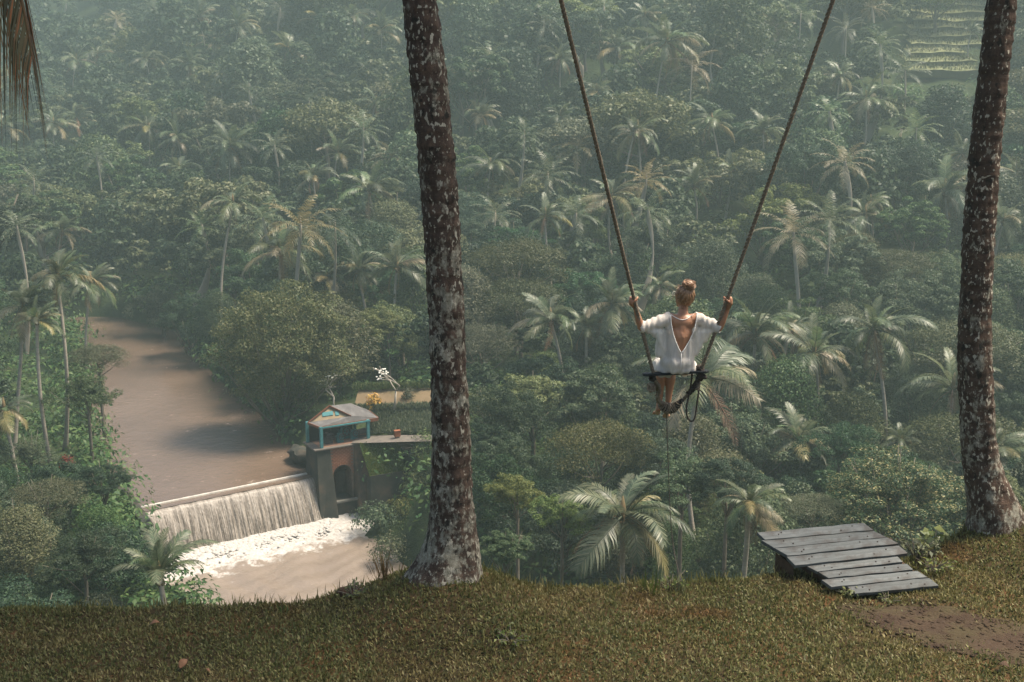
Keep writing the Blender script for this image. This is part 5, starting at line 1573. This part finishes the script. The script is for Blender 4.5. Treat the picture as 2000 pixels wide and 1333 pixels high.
def twisted(pts, R, pitch, strands=3, step=.014, n=6):
    """laid rope: strands wound round the path"""
    P = resample(pts, step); mb = MB()
    T = [(P[min(i + 1, len(P) - 1)] - P[max(i - 1, 0)]).normalized() for i in range(len(P))]
    nrm = T[0].orthogonal().normalized(); fr = []
    for i in range(len(P)):
        nrm = (nrm - T[i] * nrm.dot(T[i])).normalized(); fr.append((nrm.copy(), T[i].cross(nrm)))
    L = 0; ph = [0]
    for i in range(1, len(P)): L += (P[i] - P[i - 1]).length; ph.append(L / pitch * 2 * math.pi)
    for s in range(strands):
        o = 2 * math.pi * s / strands
        mb.tube([P[i] + (fr[i][0] * math.cos(ph[i] + o) + fr[i][1] * math.sin(ph[i] + o)) * R * .52 for i in range(len(P))], R * .56, n, True)
    return mb
def rel(pts): return [Vector(p) - so for p in pts]
LSEAT = sw(1276, 730); RSEAT = sw(1369, 724)
LHAND = sw(1239, 588, -.17); RHAND = sw(1419.5, 588, -.17)
ltop_ = Vector((LROPE_T.x + .06, LT_Y + .08, LROPE_T.z)); rtop_ = Vector((RROPE_T.x - .06, RT_Y + .08, RROPE_T.z))
def seatrope(seat, hand, top):
    low = resample(rel(smooth_path([seat, seat.lerp(hand, .5), hand, hand.lerp(top, .08), hand.lerp(top, .2)], 4)), .014)
    return low, resample(rel([hand.lerp(top, .2), top]), .03)
for seat, hand, top in ((LSEAT, LHAND, ltop_), (RSEAT, RHAND, rtop_)):
    low, hi = seatrope(seat, hand, top)
    twisted(low + hi[1:], .0185, .12, 3, .014, 6).build('rope', M_ROPE, swing, True)
for c0, ax in ((ltop_, LROPE_T), (rtop_, RROPE_T)):
    mb = MB()
    for k in range(4):
        ring = [Vector((ax.x + .135 * math.cos(a), ax.y + .135 * math.sin(a), ax.z + (k - 1.5) * .05)) - so for a in np.linspace(0, 2 * math.pi, 22)]
        mb.tube(ring, .024, 6)
    mb.build('lashing', M_ROPE, swing, True)
# seat board: one plank with chamfered ends
bl0, bl1 = sw(1255, 732), sw(1383, 725)
ex = (bl1 - bl0).normalized(); ey = Vector((0, 1, -.13)); ey = (ey - ex * ey.dot(ex)).normalized(); ez_ = ex.cross(ey)
Rm = Matrix((ex, ey, ez_)).transposed().to_4x4(); cen = (bl0 + bl1) / 2
Lb = (bl1 - bl0).length
mb = MB(); w2 = .085
for k in range(1):
    o2 = [(-Lb / 2, -w2 * .5), (-Lb / 2 + .03, -w2), (Lb / 2 - .03, -w2), (Lb / 2, -w2 * .5), (Lb / 2, w2 * .5), (Lb / 2 - .03, w2), (-Lb / 2 + .03, w2), (-Lb / 2, w2 * .5)]
    V = [Vector((x, y, -.012)) for x, y in o2] + [Vector((x, y, .012)) for x, y in o2]
    mb.add(V, [tuple(range(7, -1, -1)), tuple(range(8, 16))] + [(i, (i + 1) % 8, (i + 1) % 8 + 8, i + 8) for i in range(8)])
sb = mb.build('seat_board', M_SEAT, swing, bevel=.006, loc=cen - so); sb.rotation_euler = Rm.to_euler()
# knots under and over the board
def knot(c, R, mat, seed, name='knot', turns=4):
    rr = random.Random(seed); mb = MB()
    for k in range(turns):
        ax = Vector((rr.gauss(0, 1), rr.gauss(0, 1), rr.gauss(0, 1))).normalized(); u = ax.orthogonal().normalized(); v_ = ax.cross(u)
        o_ = Vector((rr.gauss(0, .2), rr.gauss(0, .2), rr.gauss(0, .2))) * R
        mb.tube([c - so + o_ + (u * math.cos(a) + v_ * math.sin(a)) * R * rr.uniform(.65, .8) for a in np.linspace(0, 2 * math.pi, 16)], R * .38, 6)
    mb.build(name, mat, swing, True)
knot(sw(1275, 738), .034, M_ROPED, 1); knot(sw(1369, 733), .045, M_ROPED, 2); knot(sw(1367, 721), .036, M_ROPED, 3, turns=5)
knot(sw(1272, 757, .03), .040, M_ROPE, 4); knot(sw(1331, 783), .022, M_ROPED, 5, turns=3)
# foot sling: heavy rope hanging in a loop with whipped middle
fs_ = smooth_path(rel([sw(1276, 738), sw(1282, 750, .05), sw(1286, 763, .12), sw(1283, 776, .18), sw(1288, 787, .22), sw(1296, 796, .24), sw(1307, 799, .25), sw(1317, 797, .24), sw(1326, 788, .22), sw(1334, 782, .18), sw(1347, 766, .1), sw(1358, 748, .04), sw(1368, 735)]), 5)
k0 = len(fs_)
twisted(fs_[:int(k0 * .42)], .024, .13).build('foot_rope', M_ROPE, swing, True)
twisted(fs_[int(k0 * .66):], .017, .10).build('foot_rope', M_ROPE, swing, True)
# the thick whipping where the feet rest
wp = fs_[int(k0 * .36):int(k0 * .70)]; wp = resample(wp, .009); mb = MB()
for i in range(0, len(wp) - 1):
    T_ = (wp[min(i + 1, len(wp) - 1)] - wp[max(0, i - 1)]).normalized(); u = T_.orthogonal().normalized(); v_ = T_.cross(u)
    s_ = i / len(wp); R = .030 + .026 * math.sin(math.pi * min(1, s_ * 1.15)) ** 1.5
    mb.tube([wp[i] + (u * math.cos(a) + v_ * math.sin(a)) * R + T_ * .012 * math.sin(a + i) for a in np.linspace(0, 2 * math.pi, 13)], .0068, 5, False)
mb.build('rope_whipping', M_ROPE, swing, True)
mb = MB(); mb.tube(wp, [.024 + .024 * math.sin(math.pi * i / len(wp)) for i in range(len(wp))], 10); mb.build('whipping_core', M_ROPED, swing, True)
# second strand doubling the left side, tied cloth on the right, thin loop, tether
twisted(smooth_path(rel([sw(1277, 742), sw(1288, 752, .02), sw(1289, 768, .06), sw(1281, 780, .12), sw(1290, 790, .2)]), 3), .017, .1).build('foot_rope', M_ROPE, swing, True)
twisted(smooth_path(rel([sw(1366, 735), sw(1359, 752), sw(1351, 763, .04), sw(1345, 768, .08)]), 3), .028, .16).build('foot_rope', M_ROPED, swing, True)
twisted(smooth_path(rel([sw(1366, 736), sw(1364, 756), sw(1361, 762)]), 3), .02, .12).build('foot_rope', M_ROPE, swing, True)
twisted(smooth_path(rel([sw(1351, 730), sw(1352, 735, .03), sw(1347, 768, .02), sw(1341, 790), sw(1340, 808), sw(1344, 820), sw(1351, 824.5), sw(1357, 820), sw(1360, 800), sw(1364, 770), sw(1367, 745), sw(1368, 734)]), 5), .0095, .06, 3, .01, 5).build('hanging_loop', M_ROPED, swing, True)
mb = MB(); mb.tube(smooth_path(rel([sw(1302, 806, .25), sw(1303, 850, .25), sw(1306, 930, .2), sw(1309, 1010, .1), sw(1316, 1080, 0), sw(1330, 1135, -.6)]), 3), .0042, 5); mb.build('tether_line', M_ROPED, swing)

# ------------------------------------------------------------------ the woman on the swing
def q_(px, py, y=0.0): return sw(px, py, y) - SC
person = empty('person', SC)
tag(person, 'woman in white open-back tunic sitting on the swing holding both ropes', 'person')
def bake(mb, voxel, smooth_it, name):
    """union of overlapping volumes as one continuous skin"""
    me = mb.mesh(name); o = bpy.data.objects.new(name, me); COL.objects.link(o)
    m = o.modifiers.new('remesh', 'REMESH'); m.mode = 'VOXEL'; m.voxel_size = voxel
    s = o.modifiers.new('smooth', 'SMOOTH'); s.factor = .5; s.iterations = smooth_it
    dg = bpy.context.evaluated_depsgraph_get(); dg.update()
    out = bpy.data.meshes.new_from_object(o.evaluated_get(dg)); bpy.data.objects.remove(o)
    out.polygons.foreach_set('use_smooth', [True] * len(out.polygons)); return out
B = MB()
pel = q_(1323, 712, -.0); wai = q_(1324, 690, -.015); che = q_(1329, 655, -.02); ubk = q_(1332, 630, -.015); nck = q_(1334, 611, .0); nkt = q_(1335, 597, .015); hd = q_(1335, 577, .03)
B.ball(pel, (.145, .12, .10), 20, 14); B.ball(wai, (.115, .085, .12), 20, 14); B.ball(che, (.122, .086, .13), 20, 14); B.ball(ubk, (.138, .078, .09), 20, 14)
B.cone(pel, wai, .105, .09); B.cone(wai, che, .09, .095); B.cone(che, ubk, .09, .075); B.cone(ubk, nck, .07, .05); B.cone(nck, nkt, .05, .045); B.cone(nkt, hd, .046, .06)
# head turned to the left, with jaw, nose and ear
fd = Vector((-.50, .86, -.05)).normalized(); sd_ = Vector((.86, .50, 0))
HM = Matrix((sd_, fd, Vector((0, 0, 1)))).transposed()
B.ball(hd, (.074, .092, .100), 22, 16, HM); B.ball(hd + fd * .035 - Vector((0, 0, .055)), (.052, .055, .055), 16, 12, HM); B.ball(hd + fd * .065 - Vector((0, 0, .10)), (.026, .026, .022), 12, 8, HM)
B.cone(hd + fd * .085 + Vector((0, 0, .005)), hd + fd * .108 - Vector((0, 0, .03)), .010, .014); B.ball(hd + fd * .092 - Vector((0, 0, .058)), (.022, .012, .009), 10, 8, HM); B.ball(hd + fd * .090 - Vector((0, 0, .07)), (.019, .012, .009), 10, 8, HM)
for s in (-1, 1):
    B.ball(hd + sd_ * .074 * s - fd * .008 - Vector((0, 0, .015)), (.010, .020, .030), 10, 8, HM)
    B.ball(hd + sd_ * .032 * s + fd * .078 + Vector((0, 0, .008)), (.017, .014, .011), 10, 8, HM)
def arm(sh, el, wr, hand, sgn):
    B.cone(ubk + (sh - ubk) * .35, sh, .062, .052); B.cone(sh, sh.lerp(el, .5), .048, .042); B.cone(sh.lerp(el, .5), el, .042, .033)
    B.cone(el, el.lerp(wr, .35), .034, .035); B.cone(el.lerp(wr, .35), wr, .035, .022)
    B.cone(wr, wr.lerp(hand, .6), .021, .024)
lsh, rsh = q_(1303, 621, -.01), q_(1366, 621, -.01)
lel, rel_ = q_(1252, 640, -.10), q_(1405, 641, -.10)
lwr, rwr = q_(1241, 602, -.13), q_(1421, 604, -.13)
lha, rha = q_(1237, 589, -.17), q_(1421.5, 589, -.17)
arm(lsh, lel, lwr, lha, -1); arm(rsh, rel_, rwr, rha, 1)
# hands: palm beside the rope, four fingers curled round it, thumb on the other side
def hand(c_rope, wr, sgn, up):
    """c_rope: rope axis point; the palm sits on the outer, near side"""
    out = Vector((sgn, -.35, 0)).normalized(); fw = Vector((0, 0, 1)).cross(out) * sgn
    pal = c_rope + out * .036
    B.ball(pal, (.020, .030, .043), 14, 10, Matrix((out, out.cross(Vector((0, 0, 1))), Vector((0, 0, 1)))).transposed())
    B.cone(wr, pal - Vector((0, 0, .02)), .020, .022)
    tng = Vector((out.y, -out.x, 0)) * sgn                    # towards the far side of the rope
    if tng.y < 0: tng = -tng
    for k, ln in enumerate((.92, 1.0, .95, .8)):
        z = .036 - k * .0235; prev = pal + Vector((0, 0, z)) + tng * .012
        for j in range(1, 6):
            a = j / 5 * 2.9 * ln
            p = c_rope + out * (.034 * math.cos(a)) + tng * (.034 * math.sin(a)) + Vector((0, 0, z * .9 - .002 * j))
            B.cone(prev, p, .0098 - .0006 * j, .0095 - .0006 * j, 8, 2); prev = p
    th = [pal - Vector((0, 0, .018)) - tng * .02, c_rope + out * .012 - tng * .038 + Vector((0, 0, .008)), c_rope - out * .012 - tng * .034 + Vector((0, 0, .028)), c_rope - out * .026 - tng * .016 + Vector((0, 0, .036))]
    for a, b in zip(th[:-1], th[1:]): B.cone(a, b, .0115, .0100, 8, 2)
hand(LHAND - SC, lwr, -1, 1); hand(RHAND - SC, rwr, 1, 1)
# legs: thighs lie forward on the board, shins hang, feet on the sling
def leg(hip, knee, ank, heel, ball_, toe, s):
    B.cone(hip, hip.lerp(knee, .5), .085, .073); B.cone(hip.lerp(knee, .5), knee, .073, .052)
    calf = knee.lerp(ank, .32) - Vector((0, .014, 0))
    B.cone(knee, calf, .050, .052); B.cone(calf, knee.lerp(ank, .7), .052, .036); B.cone(knee.lerp(ank, .7), ank, .036, .028)
    B.cone(ank, heel, .030, .028); B.cone(heel, ball_, .027, .026); B.cone(ank, ball_, .027, .022)
    sid = Vector((1, 0, 0))
    for k, (o_, r_) in enumerate(((-.026, .012), (-.010, .009), (.003, .0085), (.015, .008), (.026, .007))):
        B.cone(ball_ + sid * o_ * s, toe + sid * o_ * s * 1.05 + Vector((0, -.006 * k, 0)), r_ + .003, r_, 8, 3)
leg(q_(1306, 716, .05), q_(1291, 716, .42), q_(1288, 786, .40), q_(1286, 800, .38), q_(1283, 806, .50), q_(1281, 808, .56), 1)
leg(q_(1338, 716, .05), q_(1311, 716, .44), q_(1305, 788, .40), q_(1302, 806, .37), q_(1301, 812, .49), q_(1300, 814, .55), -1)
t = NT('tanned_skin')
n1 = t.noise(t.pos(), 14, 5, .6)
c = t.ramp(n1, [(.3, (.30, .145, .08)), (.7, (.36, .18, .10))])
M_SKIN = t.done(t.bsdf(c, .42, t.bump(t.noise(t.pos(), 90, 3, .6), .06, .004), .4, **{'Subsurface Weight': .12}))
body = obj('body', bake(B, .0058, 5, 'body'), M_SKIN, person)
print('body faces', len(body.data.polygons))

# tunic: batwing sleeves to the elbows, deep V at the back
Tn = MB()
Tn.ball(q_(1323, 706, .0), (.163, .145, .105), 24, 14); Tn.cone(q_(1322, 690, .0), q_(1327, 655, -.005), .122, .128, 20); Tn.ball(q_(1323, 718, .02), (.165, .15, .062), 24, 12)
Tn.ball(q_(1331, 642, -.012), (.160, .114, .125), 24, 14); Tn.ball(q_(1334, 623, .0), (.156, .09, .052), 20, 12)
Tn.ball(q_(1338, 716, .2), (.115, .26, .095), 20, 12); Tn.ball(q_(1298, 718, .17), (.125, .24, .105), 20, 12)
for s, sh, el in ((-1, lsh, lel), (1, rsh, rel_)):
    e2 = sh.lerp(el, .97)
    Tn.cone(sh - Vector((s * .05, 0, .005)), sh.lerp(el, .45) - Vector((0, 0, .004)), .066, .056, 18); Tn.cone(sh.lerp(el, .45) - Vector((0, 0, .004)), e2 - Vector((0, 0, .003)), .053, .05, 18)
    # wing of loose cloth under the arm
    a = sh.lerp(el, .72) - Vector((0, 0, .045)); w0 = q_(1292 if s < 0 else 1362, 678, .0)
    for k in range(7):
        f = k / 6
        p0 = sh.lerp(el, .25 + .62 * f) - Vector((0, 0, .03)); p1 = (q_(1330 + s * 26, 650, -.0)).lerp(q_(1318 + s * 30, 690, .0), 1 - f * .9)
        p1 = p1.lerp(p0, .30 * f)
        Tn.cone(p0, p1, .030, .05, 10)
for a, b, ra, rb in (((1268, 643), (1294, 668), .028, .035), ((1262, 641), (1284, 655), .022, .025), ((1280, 648), (1301, 690), .03, .03), ((1393, 643), (1376, 664), .026, .032), ((1384, 648), (1358, 690), .028, .03)):
    Tn.cone(q_(*a, -.06), q_(*b, -.02), ra, rb, 10)
Tn.cone(q_(1321, 713, .005), q_(1326, 662, -.005), .132, .122, 22); Tn.cone(q_(1315, 713, .005), q_(1322, 662, -.0), .115, .112, 22); Tn.cone(q_(1333, 713, .005), q_(1333, 662, -.0), .115, .112, 22)
tm = bake(Tn, .0085, 14, 'tunic')
bm = bmesh.new(); bm.from_mesh(tm)
bmesh.ops.recalc_face_normals(bm, faces=bm.faces)
bm.normal_update()
vtip = q_(1327, 684, 0); vl = q_(1308, 612, 0); vr = q_(1358, 611, 0)
def vhalf(z):
    f = (z - vtip.z) / (vl.z - vtip.z)
    if f < 0: return None
    f = min(f, 1.3); k = math.sin(min(f, 1) * math.pi / 2) ** .85
    cx = vtip.x + (vl.x + vr.x) / 2 * f - vtip.x * f
    return vtip.x + ((vl.x - vtip.x) * k), vtip.x + ((vr.x - vtip.x) * k)
for v_ in bm.verts:                                        # folds
    n = v_.normal; p = v_.co
    lower = min(1, max(0, (.42 - p.z) / .4)); sl = min(1, max(0, (abs(p.x - che.x) - .16) / .08))
    f = .0
    f += .0085 * math.sin((p.x + .06 * p.z) * 74 + 3.0 * noise.noise(Vector((p.x * 4, p.y * 4, p.z * 2.5)))) * (.35 + .65 * lower) * (1 - sl)
    f += .0050 * math.sin(p.x * 120 + 2.5 * noise.noise(p * 9)) * sl
    f += .010 * noise.noise(Vector((p.x * 15, p.y * 15, p.z * 4.5))) + .0015 * noise.noise(p * 30)
    v_.co += n * f
bm.normal_update()
kill = []
for f in bm.faces:
    p = f.calc_center_median(); h = vhalf(p.z)
    if h and f.normal.y < .35 and p.y < .05 and h[0] < p.x < h[1]: kill.append(f); continue
    if f.normal.z > .3 and p.z > vl.z - .03 and h and h[0] - .005 < p.x < h[1] + .005: kill.append(f); continue
    if f.normal.z < -.75 and p.z < .02 and p.y < .30: pass
    for s, sh, el in ((-1, lsh, lel), (1, rsh, rel_)):
        if (p - el).dot((el - sh).normalized()) > .02: kill.append(f); break
bmesh.ops.delete(bm, geom=list(set(kill)), context='FACES')
# lower hem lies on the board: pull cloth off the underside
for v_ in bm.verts:
    if v_.co.z < .012 and v_.co.y < .16: v_.co.z = .012 + (v_.co.z - .012) * .25
bm.to_mesh(tm); bm.free()
t = NT('sheer_white_cotton')
v = t.pos(); w1 = t.noise(t.pos((30, 30, 3)), 3, 5, .6)
c = t.ramp(w1, [(.3, (.64, .60, .54)), (.7, (.76, .725, .665))])
bs = t.bsdf(c, .85, t.bump(t.noise(t.pos((1, 1, .15)), 60, 4, .6), .2, .003), .1); tr = t.n('ShaderNodeBsdfTranslucent'); t.l(c, tr.inputs['Color'])
mx = t.n('ShaderNodeMixShader'); mx.inputs[0].default_value = .32; t.l(bs, mx.inputs[1]); t.l(tr.outputs[0], mx.inputs[2])
tp = t.n('ShaderNodeBsdfTransparent'); mx2 = t.n('ShaderNodeMixShader'); mx2.inputs[0].default_value = .10; t.l(mx.outputs[0], mx2.inputs[1]); t.l(tp.outputs[0], mx2.inputs[2])
M_TUNIC = t.done(mx2.outputs[0])
tunic = obj('tunic', tm, M_TUNIC, person)
M_HEM = simple_mat('white_hem', (.8, .77, .72), (.7, .67, .62), 20, .85, .2)
# hem of the V and thin neck cord
hemL, hemR = [], []
from mathutils.bvhtree import BVHTree
bmb = bmesh.new(); bmb.from_mesh(tm); tree_t = BVHTree.FromBMesh(bmb)
def back_y(x, z):
    h = tree_t.find_nearest(Vector((x, -.14, z)))
    return h[0].y if h[0] is not None else -.1
for k in range(15):
    z = vtip.z + (vl.z - vtip.z) * k / 14; h = vhalf(z)
    hemL.append(Vector((h[0] - .002, min(back_y(h[0] - .008, z), -.02) - .003, z))); hemR.append(Vector((h[1] + .002, min(back_y(h[1] + .008, z), -.02) - .003, z)))
mb = MB(); mb.tube(smooth_path(hemL, 2, 2), .0048, 6); mb.tube(smooth_path(hemR, 2, 2), .0048, 6); mb.tube([vtip + Vector((0, back_y(vtip.x, vtip.z) - .004, 0)), Vector((vtip.x, back_y(vtip.x, vtip.z - .1) - .004, vtip.z - .1)), Vector((vtip.x - .003, back_y(vtip.x, vtip.z - .19) - .003, vtip.z - .19))], .003, 5)
mb.build('hem', M_HEM, tunic, True)
bbb = bmesh.new(); bbb.from_mesh(body.data); tree_b = BVHTree.FromBMesh(bbb)
cord = []
for k in range(11):
    s = k / 10; p = q_(1311 + 45 * s, 616 + 9.5 * math.sin(math.pi * s) ** 1.0 * (1 if True else 0), -.1)
    h = tree_b.ray_cast(Vector((p.x, -.4, p.z)), Vector((0, 1, 0)))
    cord.append(Vector((p.x, (h[0].y if h[0] is not None else -.06) - .003, p.z)))
mb = MB(); mb.tube(cord, .0034, 6); mb.build('neck_cord', M_HEM, tunic, True)
bmb.free(); bbb.free()

# hair: cap swept up into a high bun, with loose strands
Hm = MB()
Hm.ball(hd + Vector((.006, -.012, .012)) - fd * .012, (.094, .10, .096), 22, 16, HM); Hm.ball(hd - fd * .045 - Vector((0, 0, .035)), (.076, .06, .07), 16, 12, HM); Hm.ball(hd - fd * .04 - Vector((0, 0, .075)), (.042, .035, .03), 14, 10, HM)
bun = q_(1346, 557, -.03)
Hm.ball(bun, (.056, .054, .046), 16, 12); Hm.ball(bun + Vector((-.045, 0, .012)), (.03, .03, .026), 12, 8); Hm.cone(hd + Vector((.01, -.03, .06)), bun, .042, .036)
hm_ = bake(Hm, .006, 4, 'hair')
bm = bmesh.new(); bm.from_mesh(hm_)
face = [f for f in bm.faces if (f.calc_center_median() - hd).dot(fd) > .052 and f.calc_center_median().z < hd.z + .06]
bmesh.ops.delete(bm, geom=face, context='FACES')
bm.normal_update()
for v_ in bm.verts:
    d = v_.co - bun; a = math.atan2(d.x, -d.z); v_.co += v_.normal * (.0030 * math.sin(a * 26 + 2 * noise.noise(v_.co * 25)) + .004 * noise.noise(v_.co * 18))
bm.to_mesh(hm_); bm.free()
t = NT('brown_hair'); v = t.pos((1, 1, .35))
c = t.ramp(t.noise(v, 60, 5, .7), [(.3, (.08, .040, .020)), (.5, (.20, .105, .05)), (.72, (.42, .25, .13))])
M_HAIR = t.done(t.bsdf(c, .42, t.bump(t.noise(v, 90, 4, .7), .5, .004), .5))
hair = obj('hair', hm_, M_HAIR, person)
rr = random.Random(5); mb = MB()
for k in range(130):                                        # combed strands from neck and temples to the bun
    a = rr.uniform(0, 6.28); el_ = rr.uniform(-.95, .75)
    d = Vector((math.cos(a) * math.cos(el_), math.sin(a) * math.cos(el_) , math.sin(el_)))
    if d.dot(fd) > .45: continue
    P = []
    for j in range(7):
        s = j / 6; p = hd + Vector((d.x * .088, d.y * .098, d.z * .102)) ; tgt = bun + Vector((rr.gauss(0, .004), rr.gauss(0, .004), 0))
        q = p.lerp(tgt, s); o_ = (q - hd); m_ = .108 + .004 * rr.random()
        if s < .8: q = hd + o_.normalized() * max(o_.length, m_)
        P.append(q)
    mb.tube(smooth_path(P, 1, 2), .0018, 4)
for k in range(34):                                         # bun coils
    a0 = rr.uniform(0, 6.28); ax = Vector((rr.gauss(0, .4), rr.gauss(0, .4) - .3, 1)).normalized(); u = ax.orthogonal().normalized(); w_ = ax.cross(u); R = rr.uniform(.035, .066)
    mb.tube([bun + Vector((rr.gauss(0, .001), 0, rr.gauss(0, .001))) + (u * math.cos(a0 + s) + w_ * math.sin(a0 + s)) * R + ax * (.03 * math.sin(s * .7 + k) * .8) for s in np.linspace(0, 3.6, 12)], .0036, 4)
for k in range(26):                                         # flyaway hairs
    a = rr.uniform(-.4, 3.6); p = hd + Vector((math.cos(a) * .09, -.03, math.sin(a) * .10)) + Vector((0, rr.uniform(-.04, .04), 0)); d = Vector((math.cos(a) + rr.gauss(0, .6), rr.gauss(0, .4), math.sin(a) + rr.gauss(0, .6))).normalized()
    mb.tube([p, p + d * .015, p + d * .03 + Vector((rr.gauss(0, .008), 0, rr.gauss(0, .006) - .004))], .0010, 3)
for k in range(12):
    p = hd + Vector((rr.uniform(-.05, .05), -.075, -.085)); mb.tube([p, p + Vector((rr.gauss(0, .008), -.008, -.018)), p + Vector((rr.gauss(0, .015), -.004, -.035))], .0012, 3)
mb.build('strands', M_HAIR, hair, True)
gl = MB(); gc = hd + fd * .10 + Vector((0, 0, .008))
for s in (-1, 1):
    gl.tube([gc + sd_ * (.034 * s) + (sd_ * math.cos(a) * .024 + Vector((0, 0, 1)) * math.sin(a) * .021) for a in np.linspace(0, 2 * math.pi, 16)], .0022, 5)
    gl.tube([gc + sd_ * .058 * s, hd + sd_ * .078 * s + fd * .02 + Vector((0, 0, .01))], .002, 5)
gl.tube([gc - sd_ * .01, gc + sd_ * .01], .002, 5)
gl.build('glasses', simple_mat('thin_pale_frame', (.6, .58, .52), (.5, .48, .42), 5, .3, .05, .6), person, True)
# ------------------------------------------------------------------ haze over the valley
hz = MB(); hz.box((0, 0, 0), (1900, 1800, 122))
haze = obj('haze', hz.mesh('haze'), None, None, (0, 640, 32))
hm = bpy.data.materials.new('valley_haze'); hm.use_nodes = True
ht = hm.node_tree; ht.nodes.clear()
ho = ht.nodes.new('ShaderNodeOutputMaterial'); hv = ht.nodes.new('ShaderNodeVolumePrincipled')
hv.inputs['Color'].default_value = (.66, .89, .85, 1)
hv.inputs['Density'].default_value = .00095
hv.inputs['Anisotropy'].default_value = 0.2
ht.links.new(hv.outputs[0], ho.inputs['Volume'])
haze.data.materials.append(hm)
tag(haze, 'thin pale mist hanging over the valley', kind='stuff')
